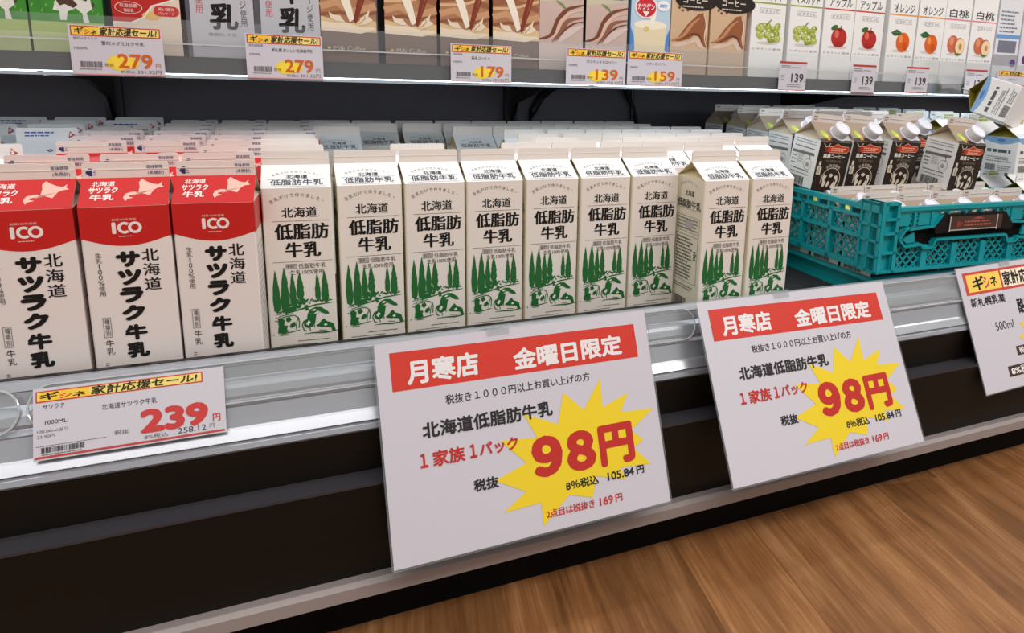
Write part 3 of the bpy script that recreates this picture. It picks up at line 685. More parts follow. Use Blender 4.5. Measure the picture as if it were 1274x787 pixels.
# ------------------------------------------------------------------ teal crate
cr_ = empty('bottle_crate', (.8270, -.0500, BASE), (0, 0, D(-2.2)))
tag(cr_, 'teal plastic lattice crate with black handle holding coffee cartons', 'crate')
CL, CDp, CH, T = .385, .56, .1480, .011      # outer size
BZ = .046                                     # where the upper body starts above its inset base
def lattice(mb, fn, u0, u1, v0, v1, w, m, step=.017, t=.0024, depth=.003):
    """diagonal bars clipped to a panel"""
    W_, H_ = u1 - u0, v1 - v0
    for sgn in (1, -1):
        k = -H_
        while k < W_ + H_:
            ta, tb = max(0, -k), min(H_, W_ - k)
            if sgn > 0: pa, pb = (k + ta, ta), (k + tb, tb)
            else: pa, pb = (W_ - k - ta, ta), (W_ - k - tb, tb)
            if tb - ta > .002:
                h = t * .7071
                mb.prism([(u0+pa[0]-h, v0+pa[1]), (u0+pa[0]+h, v0+pa[1]), (u0+pb[0]+h, v0+pb[1]), (u0+pb[0]-h, v0+pb[1])], fn, w, w + depth, m)
            k += step
def bar(mb, fn, u0, u1, v0, v1, w0, w1, m=None): mb.prism([(u0,v0),(u1,v0),(u1,v1),(u0,v1)], fn, w0, w1, m or TEAL)
def side_wall(name, fn, L, parent):
    mb = MB()
    bar(mb, fn, 0, L, CH-.008, CH, 0, T); bar(mb, fn, 0, L, CH-.022, CH-.017, 0, T)       # rim and slotted band
    n = int(L / .026)
    for i in range(n + 1): bar(mb, fn, i*L/n - .0025, i*L/n + .0025, CH-.0172, CH-.0078, .001, T)
    bar(mb, fn, 0, L, .094, .100, 0, T); bar(mb, fn, 0, L, BZ, BZ+.008, 0, T)
    k = max(1, round(L / .068))
    for i in range(k + 1):
        u = i*L/k; bar(mb, fn, max(0, u-.004), min(L, u+.004), BZ, CH-.018, 0, T*.95)
    for i in range(k):
        lattice(mb, fn, i*L/k + .004, (i+1)*L/k - .004, .100, CH-.022, T*.55, TEAL); lattice(mb, fn, i*L/k + .004, (i+1)*L/k - .004, BZ+.008, .094, T*.55, TEAL)
    return mb.build(name, parent)
Lf = lambda u, v, w: (w, u, v)                      # left wall: u runs back
Rf = lambda u, v, w: (CL - w, u, v)
side_wall('side_wall', lambda u, v, w: (w, u + .042, v), CDp - .06, cr_)
side_wall('side_wall', lambda u, v, w: (CL - w, u + .042, v), CDp - .06, cr_)
side_wall('back_wall', lambda u, v, w: (u + .02, CDp - w, v), CL - .04, cr_)
# corner posts with ladder ribs and raised shoulders
def corner(x0, x1, sx):
    mb = MB(); H = CH + .0085
    xo = 0 if sx < 0 else CL
    def FX(u, v, w): return (u if sx < 0 else CL - u, w, v)
    mb.prism([(0, BZ), (.036, BZ), (.036, H), (0, H)] if False else [(0,BZ),(.008,BZ),(.008,H),(0,H)], FX, 0, .042, TEAL)            # outer cheek on the side
    for v in (BZ, .076, .106, .128, H-.005): mb.prism([(-.0,v),(.036,v),(.036,v+.004),(0,v+.004)], FX, 0, .014, TEAL)
    mb.prism([(.0,BZ),(.006,BZ),(.006,H),(.0,H)], FX, -.001, .016, TEAL); mb.prism([(.030,BZ),(.036,BZ),(.036,H-.006),(.030,H)], FX, 0, .014, TEAL)
    mb.prism([(.006,BZ),(.030,BZ),(.030,H-.002),(.006,H-.002)], FX, .008, .013, TEAL)
    def FS(u, v, w): return (w if sx < 0 else CL - w, u, v)
    for v in (BZ, .070, .094, .118, H-.005): mb.prism([(0,v),(.042,v),(.042,v+.004),(0,v+.004)], FS, -.003, .004, TEAL)
    for u in (.0, .019, .038): mb.prism([(u,BZ),(u+.004,BZ),(u+.004,H),(u,H)], FS, -.003, .004, TEAL)
    mb.prism([(0,H),(.042,H),(.054,CH),(.054,CH-.008),(0,CH-.008)], FS, -.003, .012, TEAL)
    return mb.build('corner_post', cr_)
corner(0, .04, -1); corner(CL - .04, CL, 1)
# front wall with handle window
mb = MB(); Ff = lambda u, v, w: (u, w, v)
a0, a1 = .034, CL - .034
bar(mb, Ff, a0, a1, CH-.006, CH, 0, T); bar(mb, Ff, a0, a1, CH-.010, CH-.006, .003, T)
for u0, u1 in ((a0, .060), (.078, .118), (CL-.118, CL-.078), (CL-.06, a1)): bar(mb, Ff, u0, u1, CH-.030, CH-.010, .004, T)
n = 9
for i in range(n + 1): u = a0 + i*(a1-a0)/n; bar(mb, Ff, u-.0022, u+.0022, CH-.030, CH-.008, .002, T)
lattice(mb, Ff, a0, .125, CH-.030, CH-.010, .005, TEAL, .013); lattice(mb, Ff, CL-.125, a1, CH-.030, CH-.010, .005, TEAL, .013)
# window border (hexagon with raised middle)
win = [(.040,.098),(.050,.112),(.058,.116),(.058,.113),(.110,.116),(.124,.132),(CL-.124,.132),(CL-.110,.116),(CL-.058,.113),(CL-.050,.112),(CL-.040,.098),(CL-.052,.086),(CL-.085,.088),(CL-.09,.082),(CL-.11,.082),(CL-.115,.094),(.115,.094),(.11,.082),(.09,.082),(.085,.088),(.052,.086)]
for (p, q_) in zip(win, win[1:] + win[:1]):
    dx, dy = q_[0]-p[0], q_[1]-p[1]; d_ = math.hypot(dx, dy); nx, ny = -dy/d_*.0018, dx/d_*.0018
    mb.prism([(p[0]-nx, p[1]-ny), (q_[0]-nx, q_[1]-ny), (q_[0]+nx, q_[1]+ny), (p[0]+nx, p[1]+ny)], Ff, -.001, .010, TEAL)
bar(mb, Ff, a0, a1, BZ, BZ+.005, 0, T)
k = 5
for i in range(k + 1):
    u = a0 + i*(a1-a0)/k; bar(mb, Ff, u-.006, u+.006, BZ, .086, .003, T)
for i in range(k): lattice(mb, Ff, a0 + i*(a1-a0)/k + .006, a0 + (i+1)*(a1-a0)/k - .006, BZ+.005, .090, .006, TEAL, .015, .0024)
mb.build('front_wall', cr_)
mb = MB(); mb.prism([(p[0]*1.0, p[1]) for p in win], Ff, .0085, .0100, mat('matt_black'))
mb.prism([(.106,.112),(.126,.134),(CL-.126,.134),(CL-.106,.112),(CL-.11,.104),(CL-.15,.106),(.15,.106),(.11,.104)], Ff, -.003, .008, mat('black_handle', (9, 9, 9), .5, spec=.3, noise=.1))
mb.prism([(.050,.096),(.072,.108),(.076,.092),(.060,.090)], Ff, .004, .0075, TEAL); mb.prism([(CL-.050,.096),(CL-.072,.108),(CL-.076,.092),(CL-.060,.090)][::-1], Ff, .004, .0075, TEAL)
hd = mb.build('handle', cr_)
mb = MB(); mb.prism([(.135,.108),(CL-.135,.108),(CL-.135,.1300),(.135,.1300)], Ff, -.0045, -.003, mat('label_plate', (74, 52, 46), .4))
qa = Art(); qa.rect(135, 108, 240, 109.6, ink(190,190,190)); qa.rect(135, 106, 137, 131, ink(200,200,200)); qa.rect(238, 106, 240, 131, ink(200,200,200)); qa.poly([(150,114),(160,114),(163,122),(158,120),(155,124),(150,121)], ink(140,66,54), 1); qa.rules(166, 113, 226, 124, 2, 3.0, ink(176,96,84), 1, 7); qa.poly([(180,125),(196,129),(212,125)], ink(170,80,70), 1)
mb.art(qa, lambda u, v, w: (u, -.0045 - w, v)); mb.build('handle_label', hd)
# floor and inset stacking base
mb = MB(); mb.box(.004, CL-.004, .004, CDp-.004, .0290, .0340, TEAL); mb.build('crate_floor', cr_)
mb = MB(); e = .016
mb.box(e, CL-e, e, e+.006, 0, .0335, TEAL); mb.box(e, CL-e, CDp-e-.006, CDp-e, 0, .0335, TEAL); mb.box(e, e+.006, e, CDp-e, 0, .0335, TEAL); mb.box(CL-e-.006, CL-e, e, CDp-e, 0, .0335, TEAL)
mb.box(e-.004, CL-e+.004, e-.004, e, .024, .0285, TEAL); mb.box(e-.004, e, e-.004, CDp-e, .024, .0285, TEAL); mb.box(e-.004, e, e-.004, CDp-e, .0, .004, TEAL)
mb.build('stacking_base', cr_)

# ------------------------------------------------------------------ coffee cartons
KW, KD, KH, KG, KF = .070, .070, .0850, .0270, .0140
DKB = mat('coffee_brown_print', (44, 30, 22), .4, noise=.05, scale=50)
CRM = ink(226, 214, 196)
a = Art(); a.rect(0, -85, 70, -.2, DKB, 0)
a.poly([(10,-4),(12,-10),(13,-18),(18,-20),(22,-15),(22,-8),(19,-5),(17,-9),(14,-9)], ink(120, 60, 40), 1); a.line([(8,-3),(11,-7),(13,-9),(17,-9),(20,-7),(22,-3)], 1.2, CRM, 2)
a.poly([(20,-9),(30,-8),(38,-3),(46,-7),(64,-8),(66,-14),(62,-18),(24,-19),(18,-17)], ink(206, 58, 44), 1); a.line([(20,-9),(30,-8),(38,-3),(46,-7),(64,-8),(66,-14),(62,-18),(24,-19)], 1.0, ink(236,186,140), 2)
a.rules(26, -17, 60, -9.5, 2, 2.0, ink(240, 190, 160), 2, 4)
a.text('酪農コーヒー', 12, -29, 60, -21.5, ink(240, 236, 230), 1, .03)
a.text('生乳50%', 20, -36, 54, -31.5, ink(130, 122, 104), 1, .01)
a.capsule(3, -52, 14, -43, CRM, 1); a.rect(4, -58, 13, -44, CRM, 1); a.rect(6, -42, 11, -35, CRM, 1); a.vtext('生乳', 6, -57, 11, -44, ink(90,70,50), 2)
a.arc('北海道酪農', 39, -66, 25, D(128), D(52), 6.0, CRM, 1, .02)
a.ring(39, -66, 21, 1.1, CRM, 1, D(-40), D(190)); 
a.poly([(22,-70),(20,-64),(23,-56),(27,-60),(30,-58),(27,-66),(30,-72),(26,-80),(22,-78)], CRM, 1); a.poly([(33,-58),(38,-55),(43,-58),(40,-62),(36,-62)], CRM, 1)
a.poly([(46,-60),(52,-58),(55,-66),(52,-78),(46,-82),(40,-80),(44,-74),(47,-68)], CRM, 1); a.poly([(33,-70),(37,-68),(38,-74),(34,-80),(31,-78)], CRM, 1); a.ell(27, -66, 1.6, 2.2, DKB, 2); a.ell(49, -68, 1.5, 3.4, DKB, 2)
a.line([(16,-58),(18,-66),(17,-74)], 1.2, CRM); 
ART_COF = a
s_ = Art(); dk = ink(70,68,70)
s_.rules(8, -12, 62, -3, 2, 1.4, ink(140,138,140), 1, 31); s_.rules(8, -20, 62, -15, 1, 1.6, dk, 1, 32); s_.poly([(5,-26),(62,-24),(62,-29),(5,-31)], ink(120,118,120), 1)
s_.rules(6, -52, 20, -33, 3, 1.6, dk, 1, 33); s_.frame(22, -46, 36, -32, .5, ink(150,148,150)); s_.rules(23, -45, 35, -33, 4, 1.0, ink(140,138,140), 1, 34); s_.ring(49, -45, 10, .7, ink(120,118,120)); s_.poly([(44,-48),(47,-41),(51,-43),(54,-46),(50,-50)], ink(170,168,170), 1); s_.line([(50,-28),(53,-34),(51,-37)], 1.4, dk)
s_.rules(8, -60, 62, -55, 1, 1.6, dk, 1, 35); s_.rules(8, -66, 62, -61.5, 1, 1.4, ink(130,128,130), 1, 36); s_.barcode(8, -84, 48, -69, ink(60,58,58))
g = Art(); L_ = math.hypot(KD/2, KG)*1000
g.rect(0, 0, 70, L_, ink(160, 140, 122), 0); g.poly([(0,0),(70,0),(70,7),(40,10),(0,5)], DKB, 1); g.poly([(40,5),(70,5),(70,22),(52,18)], ink(206,206,210), 1)
g.ell(15, 15, 6.5, 10, ink(176, 196, 70), 2, 14, .5); g.ell(18, 12, 4, 6, ink(206, 218, 110), 3, 12, .5); g.poly([(16,2),(24,3),(23,10),(18,9)], ink(220,150,50), 3)
f = Art(); f.rules(4, 7.6, 16, 11, 1, 2.4, ink(130,126,124), 1, 2); f.rules(4, 3.4, 12, 5.6, 1, 1.6, ink(170,120,116), 1, 3); f.rules(20, 5, 64, 8.5, 1, 1.4, ink(176,172,170), 1, 4)
b, g_, f_ = carton_mbs(KW, KD, KH, KG, KF, PAPER, ink(160, 140, 122), WHITE, mat('gable_end_tan', (204, 190, 168), .5), fin_m=mat('fin_warm_grey', (222, 214, 208), .5))
b.art(ART_COF, F_front(KW, KD, KH)); b.art(s_, F_left(KW, KD, KH)); g_.art(g, F_gable(KW, KD, KH, KG)); f_.art(f, F_fin(KW, KH, KG))
coffee = empty('coffee_carton')
b.build('body', coffee); gt = g_.build('gable_top', coffee); f_.build('top_fin', coffee)
Lg = math.hypot(KD/2, KG); nrm = Vector((0, -KG/Lg, (KD/2)/Lg)); pc = Vector((.012, -KD/2 + .019*(KD/2)/Lg, KH + .019*KG/Lg))
Mc = Matrix.Translation(pc) @ nrm.to_track_quat('Z', 'Y').to_matrix().to_4x4()
mb = MB(); CAPM = mat('white_cap', (226, 226, 236), .35)
mb.lathe([(.0165,0),(.0165,.0015),(.0140,.0018),(.0140,.004),(.0146,.0045),(.0146,.0150),(.0138,.0164),(.0110,.0168),(.0105,.0160),(.0,.0158)], CAPM, Mc, 28)
mb.build('screw_cap', coffee)
ctx = math.cos(D(-2.2)); 
def put_coffee(o, x, y, z, rx, rz=0): place(o, x, y, z, KW, KD, D(rz), D(rx)); return o
UZ = .1275; first = True
upper = [(.8500, .130, 'brown coffee carton leaning in the crate, nearest the low-fat milk cartons'),
         (.9200, .126, 'brown coffee carton in the crate with another close against each side'),
         (1.0060, .122, 'brown coffee carton with a gap to its right, before the one showing its barcode'),
         (1.1000, .062, 'coffee carton showing its white barcode side and brown front, nearest the crate handle')]
for x, y, lab in upper:
    o = coffee if first else copy_tree(coffee); first = False
    put_coffee(o, x - .006, y, UZ - .002, 6.0, 0); o.rotation_euler.y = D(3.8); tag(o, lab, 'coffee carton', 'brown coffee cartons standing on the crate load')
o = copy_tree(coffee); put_coffee(o, 1.092, .165, UZ, 3.0); tag(o, 'coffee carton half hidden behind the one showing its barcode side', 'coffee carton', 'brown coffee cartons standing on the crate load')
for k in range(1, 5):
    for j, x in enumerate((.8500, .9240, .9990, 1.0740)):
        o = copy_tree(coffee); put_coffee(o, x + random.uniform(-.002, .002) + (.004*k), .1300 + .0765*k + (.03 if j == 3 else 0), UZ, 3.0 if k < 4 else 0)
        tag(o, 'coffee carton, %s back in the %s crate column from the milk' % (ORD[k], ORD[j]), 'coffee carton', 'coffee cartons further back on the crate load')
th = D(-2.2)
for k in range(0, 6):
    for j in range(5 if k < 2 else 4):
        if k > 3 and j > 0: continue
        lx, ly = .0135 + .0716*j + KW/2, .0230 + .0760*k + KD/2 + random.uniform(-.001, .001)
        o = copy_tree(coffee); o.rotation_euler = (0, 0, th)
        o.location = (.8270 + lx*math.cos(th) - ly*math.sin(th), -.0500 + lx*math.sin(th) + ly*math.cos(th), BASE + .0345)
        tag(o, 'coffee carton top low in the crate, %s in the %s row from the handle' % (ORD[j], ORD[k]), 'coffee carton', 'coffee cartons low in the crate')

# ------------------------------------------------------------------ blue and white cartons at the far right
BW, BH, BG, BF = .070, .0660, .0220, .0140
OLIVE = mat('olive_gable', (138, 130, 46), .5); SKY = ink(134, 178, 222)
b, g_, f_ = carton_mbs(BW, BW, BH, BG, BF, WHITE, WHITE, WHITE, OLIVE, fin_m=WHITE)
s_ = Art(); s_.poly([(0,-.3),(70,-.3),(70,-6),(56,-11),(35,-14),(14,-11),(0,-6)], SKY, 0); s_.ell(35, -6, 9, 2.6, ink(90, 130, 196), 1)
s_.rules(8, -33, 62, -20, 1, 6.0, ink(90, 96, 100), 1, 41); s_.rules(8, -48, 62, -36, 3, 1.6, ink(140,140,140), 1, 42); s_.frame(34, -47, 54, -40, .6, GREY); s_.barcode(8, -64, 30, -52, dk); s_.rules(34, -64, 62, -53, 3, 2, ink(150,150,150), 1, 43)
b.art(s_, F_left(BW, BW, BH)); b.art(s_, F_front(BW, BW, BH))
f = Art(); f.rect(24, 3, 52, 11, ink(176, 186, 80), 1); f.rules(6, 4, 20, 9, 1, 3, ink(80, 90, 80), 1, 5); f_.art(f, F_fin(BW, BH, BG))
g = Art(); g.rect(0, 0, 70, 12, ink(206, 222, 238), 0); g_.art(g, F_gable(BW, BW, BH, BG))
blue = carton_thing('milk_drink_carton', (b, g_, f_))
BX = 1.262
spots = [(BX, .0580, .1495, 'upper blue-banded carton at the right frame edge with a nutrition panel'), (BX, .1330, .1495, 'upper blue-banded carton partly hidden by the barcode-side coffee carton'),
         (BX - .004, .015, .0470, 'lower blue-banded carton with olive gable end, right above the crate rim at the frame edge'), (BX - .004, .0900, .0470, 'lower blue-banded carton with olive gable end, farther one above the crate rim')]
for i, (x, y, z, lab) in enumerate(spots):
    o = blue if i == 0 else copy_tree(blue); place(o, x, y, z, BW, BW); tag(o, lab, 'milk drink carton', 'blue-banded cartons stacked at the right')
for k in range(2):
    for j in range(4):
        o = copy_tree(blue); place(o, 1.19 + .075*j if k else BX + .075*(j % 2 + 0), (.215 + .078*(k*2 + j // 2)) , .1495, BW, BW, D(random.uniform(-3, 3)))
        if k == 0: o.location.x = BX + BW/2 + .076*(j % 2)
        else: o.location.x = BX + BW/2 + .076*(j % 2)
        tag(o, 'pale carton top with a green strip, %s of those behind the tumbled carton' % ORD[k*4 + j], 'milk drink carton', 'blue-banded cartons further back at the right')
for i, (x, y) in enumerate([(BX, .215), (BX, .293), (BX, .371), (BX, .449), (BX+.076, .015), (BX+.076, .09), (BX+.076, .215), (BX+.076, .293), (BX+.076, .371), (BX+.076, .449)]):
    o = copy_tree(blue); place(o, x, y, .0470, BW, BW); tag(o, 'blue-banded carton deep in the right stack', 'milk drink carton', 'supporting cartons in the right stack')
o = copy_tree(blue)
zx = Vector((-.20, .92, .26)).normalized(); xx_ = Vector((.93, -.16, -.30)); xx_ = (xx_ - zx * xx_.dot(zx)).normalized(); yx = zx.cross(xx_)
o.matrix_world = Matrix.Translation(Vector((1.262, .115, .2815)) - zx * .045) @ Matrix((xx_, yx, zx)).transposed().to_4x4()
tag(o, 'tumbled blue and white carton lying on top of the right stack', 'milk drink carton')
# teal crate that carries the stack
cb = empty('bottle_crate', (1.2480, -.0500, BASE)); tag(cb, 'teal crate under the blue-banded cartons at the right frame edge', 'crate')
mb = MB(); mb.box(0, .24, 0, .58, .060, .0705, TEAL); mb.build('crate_floor', cb)
mb = MB(); mb.box(.0, .008, 0, .58, .0, .085, TEAL); mb.box(.232, .24, 0, .58, 0, .085, TEAL); mb.box(.008, .232, 0, .008, 0, .085, TEAL); mb.box(.008, .232, .572, .58, 0, .085, TEAL); mb.build('crate_wall', cb)

# ------------------------------------------------------------------ cartons on the upper shelf
SZ, SY, SW, SHB = .3112, .2030, .0700, .200
def shelf_carton(name, x, art, label, cat, body, group, w=SW, side=None, template=None):
    if template is not None:
        o = copy_tree(template)
    else:
        b, g_, f_ = carton_mbs(w, .070, SHB, .022, .0146, body, body, side or body, CREAM)
        b.art(art, lambda u, v, o_: (u - w/2, -.035 - o_, v)); o = carton_thing(name, (b, g_, f_))
    place(o, x, SY, SZ, w, .070); tag(o, label, cat, group); return o
# green cow milk
GB = mat('grass_green_print', (60, 140, 44), .4, noise=.35, scale=60); COWW = ink(232, 230, 222); COWB = ink(84, 58, 44)
a = Art(); a.rect(0, 0, 70, 200, GB, 0); a.rect(0, 0, 70, 22, ink(196, 206, 150), 1); a.rect(0, 22, 70, 34, ink(170, 192, 110), 1)
a.poly([(22,47),(26,60),(34,72),(40,80),(62,80),(58,66),(60,50),(54,45),(56,34),(50,34),(50,44),(44,50),(36,46),(34,36),(28,36),(28,46)], COWW, 2)
a.poly([(26,58),(31,68),(38,74),(44,70),(40,62),(46,54),(42,50),(34,54),(29,52)], COWB, 3); a.poly([(48,74),(56,78),(58,66),(55,58),(50,60),(52,68)], COWB, 3); a.ell(61, 55, 1.5, 2.4, COWB, 3)
rnd = random.Random(5)
for i in range(30): x_, y_ = rnd.uniform(2, 66), rnd.uniform(42, 80); a.line([(x_, y_), (x_+1, y_+3)], .8, ink(150, 200, 96), 1)
gtmp = shelf_carton('milk_carton', -.2415, a, 'green milk carton with brown-and-white cow, between its twin and the red carton', 'milk carton', GB, 'green cow milk cartons')
shelf_carton('milk_carton', -.3140, None, 'green milk carton with cow at the left edge of the upper shelf', 'milk carton', GB, 'green cow milk cartons', template=gtmp)
# red and cream carton
a = Art(); CB = ink(232, 214, 196); a.rect(0, 0, 70, 200, CB, 0); a.poly([(0,38),(18,38),(30,44),(40,58),(62,66),(70,72),(70,200),(0,200)], ink(190, 40, 34), 1); a.line([(0,37),(18,36.5),(31,43),(41,57),(63,65),(70,70)], 1.6, ink(246,236,226), 2)
a.ell(17, 54, 14, 7, ink(246,226,220), 2, 24); a.ell(17, 54, 13.3, 6.4, ink(190, 40, 34), 3, 24); a.text('低温殺菌', 8, 54.5, 26, 58.5, ink(246,230,224), 4); a.text('製法', 12, 49, 22, 53, ink(246,230,224), 4)
a.capsule(42, 46, 69, 58, ink(206, 60, 56), 2); a.text('赤い遮光', 47, 52.4, 64, 56.2, ink(250,236,230), 3); a.text('パッケージ', 47, 47.6, 64, 51.2, ink(250,236,230), 3); a.ell(40, 46, 10, 5, ink(226, 190, 120), 1)
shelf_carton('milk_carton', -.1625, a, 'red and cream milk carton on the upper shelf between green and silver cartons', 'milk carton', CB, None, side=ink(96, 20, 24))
# silver carton with brush lettering
a = Art(); SV = mat('silver_print', (196, 196, 204), .35, noise=.02, scale=30); a.rect(0, 0, 70, 200, SV, 0)
a.text('乳', 20, 34, 52, 66, BLACK, 1, .03, .06); a.text('牛', 22, 70, 52, 100, BLACK, 1, .03); a.vtext('ージ使用', 55, 38, 62, 82, ink(60,60,64), 1); a.vtext('乳使用', 6, 52, 14, 84, ink(196, 84, 92), 1); a.text('種類別 牛乳', 18, 26, 50, 30, ink(140,140,146), 1); a.rules(10, 12, 30, 15, 1, 1.2, ink(150,150,156), 1)
st = shelf_carton('milk_carton', -.0820, a, 'silver milk carton with black brush lettering, next to the red and cream one', 'milk carton', SV, 'silver milk cartons with brush lettering')
shelf_carton('milk_carton', -.0040, None, 'silver milk carton with black brush lettering, next to the milk coffee cartons', 'milk carton', SV, 'silver milk cartons with brush lettering', template=st)
# milk coffee
LB = mat('latte_brown_print', (176, 124, 88), .4, noise=.12, scale=24); MILK = ink(238, 222, 200); 
a = Art(); a.rect(0, 0, 70, 200, LB, 0); a.rect(0, 0, 70, 40, ink(122, 100, 92), 1)
a.poly([(0,40),(70,40),(70,54),(56,58),(44,52),(34,50),(18,54),(0,58)], ink(226, 196, 150), 1); a.poly([(0,40),(50,38),(70,44),(66,47),(50,46),(30,52),(14,50),(0,52)], MILK, 2)
a.line([(0,70),(20,76),(40,66),(70,74)], 9, ink(204, 156, 116), 1); a.line([(0,90),(30,94),(70,84)], 8, ink(150, 96, 66), 1); a.line([(0,60),(24,64),(44,60),(70,66)], 4, ink(146, 92, 62), 1); a.line([(0,82),(30,84),(70,96)], 4, ink(222, 180, 140), 1)
a.poly([(14,110),(26,110),(38,76),(42,56),(36,52),(30,68)], ink(246, 236, 220), 3); a.poly([(56,112),(66,112),(54,76),(44,50),(41,54),(46,78)], ink(130, 56, 36), 3); a.poly([(61,112),(63,112),(52,78),(46,58)], ink(180, 104, 74), 4)
a.poly([(10,64),(16,60),(24,60),(30,52),(20,52),(12,56)], MILK, 4); a.poly([(50,58),(58,64),(62,70),(60,60),(66,56),(56,50),(46,48)], MILK, 4); a.line([(48,50),(56,58),(54,62)], 1.4, ink(200,160,90), 5)
a.text('Milk Coffee', 15, 15, 55, 21, ink(200, 188, 170), 2); a.ell(9, 18, 2.2, 1.8, ink(210,190,90), 2, 10)
lt = None
for i, (x, lab) in enumerate([(.0670, 'milk coffee carton on the upper shelf directly beside the silver milk cartons'), (.1480, 'second milk coffee carton from the silver cartons, by the yellow stripe'),
                              (.2230, 'third milk coffee carton from the silver cartons'), (.2985, 'milk coffee carton next to the chocolate swirl cartons')]):
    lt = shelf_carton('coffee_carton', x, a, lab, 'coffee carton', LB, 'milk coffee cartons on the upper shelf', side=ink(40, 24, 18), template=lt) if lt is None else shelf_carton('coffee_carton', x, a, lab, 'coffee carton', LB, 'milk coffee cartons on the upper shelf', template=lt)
mb = MB(); mb.box(-.0022, .0022, -.033, .033, 0, .2, ink(214, 172, 50)); mb.box(-.0024, -.0020, -.033, -.031, .05, .19, ink(90, 70, 30))
# chocolate swirl
def wave(a, pts, t, m, ly): 
    q = []; 
    for i in range(len(pts) - 1):
        for s in range(6): 
            u = s/6; p0 = pts[max(0,i-1)]; p1 = pts[i]; p2 = pts[i+1]; p3 = pts[min(len(pts)-1,i+2)]
            q.append(tuple(.5*(2*p1[k] + (-p0[k]+p2[k])*u + (2*p0[k]-5*p1[k]+4*p2[k]-p3[k])*u*u + (-p0[k]+3*p1[k]-3*p2[k]+p3[k])*u**3) for k in (0,1)))
    q.append(pts[-1]); a.line(q, t, m, ly, True)
PK = mat('pale_cocoa_print', (206, 182, 172), .4, noise=.06, scale=30); a = Art(); a.rect(0, 0, 70, 200, PK, 0); a.rect(0, 0, 70, 38, ink(212, 194, 190), 1); a.poly([(0,96),(70,104),(70,130),(0,120)], ink(206, 198, 176), 1)
wave(a, [(0,44),(18,50),(30,72),(44,88),(70,96)], 9, ink(122, 70, 50), 2); wave(a, [(8,42),(24,50),(34,70),(50,84),(70,88)], 6, ink(226, 190, 172), 3); wave(a, [(20,40),(34,56),(46,72),(70,78)], 8, ink(150, 98, 78), 2); wave(a, [(30,40),(46,54),(70,66)], 12, ink(222, 202, 198), 2); wave(a, [(26,42),(40,58),(54,68),(70,72)], 3, ink(110, 64, 50), 3)
wave(a, [(26,100),(36,94),(42,88)], 4, ink(120, 150, 90), 3); wave(a, [(44,108),(58,112),(70,110)], 10, ink(60, 70, 130), 1)
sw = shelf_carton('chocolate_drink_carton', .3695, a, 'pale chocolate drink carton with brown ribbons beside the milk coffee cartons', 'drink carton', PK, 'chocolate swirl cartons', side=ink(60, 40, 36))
shelf_carton('chocolate_drink_carton', .4440, a, 'pale chocolate drink carton with brown ribbons beside the blue-sided carton', 'drink carton', PK, 'chocolate swirl cartons', template=sw)
# blue-sided milk drink
a = Art(); BS = ink(88, 140, 206); a.rect(0, 0, 70, 200, ink(190, 214, 234), 0); a.poly([(0,30),(8,36),(6,56),(0,70)], BS, 1); a.poly([(70,30),(62,36),(64,56),(70,70)], BS, 1)
a.poly([(10,0),(60,0),(62,40),(64,74),(6,74),(8,40)], ink(236, 222, 190), 1); a.ell(35, 74, 29, 7, ink(248, 240, 220), 2); a.poly([(38,110),(46,110),(44,86),(40,72),(34,76),(36,92)], ink(250, 246, 232), 3); a.ell(28, 68, 5, 4, ink(226, 200, 130), 3)
a.ell(26, 100, 20, 17, ink(240,240,244), 4); a.ell(26, 100, 17.5, 14.6, ink(204, 44, 54), 5); a.text('カツゲン', 11, 96, 41, 106, WHITE, 6, .03); a.poly([(20,94),(32,94),(26,86)], WHITE, 6); a.ell(57, 104, 11, 8, ink(244,246,250), 4); a.rules(50, 101, 64, 107, 2, 1.4, ink(110,140,200), 5)
shelf_carton('milk_drink_carton', .5200, a, 'blue-sided milk drink carton with red heart badge on the upper shelf', 'drink carton', ink(120, 166, 220), None)
# coffee wave
TN = mat('tan_print', (212, 180, 146), .4, noise=.05, scale=30); a = Art(); a.rect(0, 0, 70, 200, TN, 0); a.rect(0, 0, 70, 38, ink(196, 172, 150), 1)
a.poly([(0,52),(14,58),(30,78),(50,96),(60,98),(64,84),(66,62),(70,44),(60,46),(56,60),(50,66),(34,56),(18,52)], ink(150, 92, 58), 2); a.poly([(0,44),(16,50),(34,52),(50,60),(58,52),(66,42),(56,42),(46,52),(30,46),(14,42)], ink(222, 196, 180), 2)
wave(a, [(4,52),(24,62),(40,80),(54,90)], 6, ink(196, 140, 100), 3); wave(a, [(20,54),(40,64),(54,62),(60,50)], 4, ink(106, 60, 38), 3); wave(a, [(60,96),(66,80),(64,60),(69,44)], 3, ink(230, 204, 184), 3)
for bx, by in ((14,104),(20,100),(24,106),(30,101)): a.ell(bx, by, 2.6, 2, ink(110,76,50), 2, 10)
a.ell(46, 116, 40, 15, ink(36, 28, 26), 4, 28); a.text('コーヒー', 20, 112, 66, 122, ink(226,216,200), 5, .02); a.rules(20, 105, 60, 108, 1, 2, ink(200,190,176), 5)
cw = shelf_carton('coffee_carton', .5920, a, 'tan coffee carton with brown wave beside the blue-sided carton', 'coffee carton', TN, 'tan coffee cartons')
shelf_carton('coffee_carton', .6665, a, 'tan coffee carton with brown wave beside the grape juice cartons', 'coffee carton', TN, 'tan coffee cartons', template=cw)
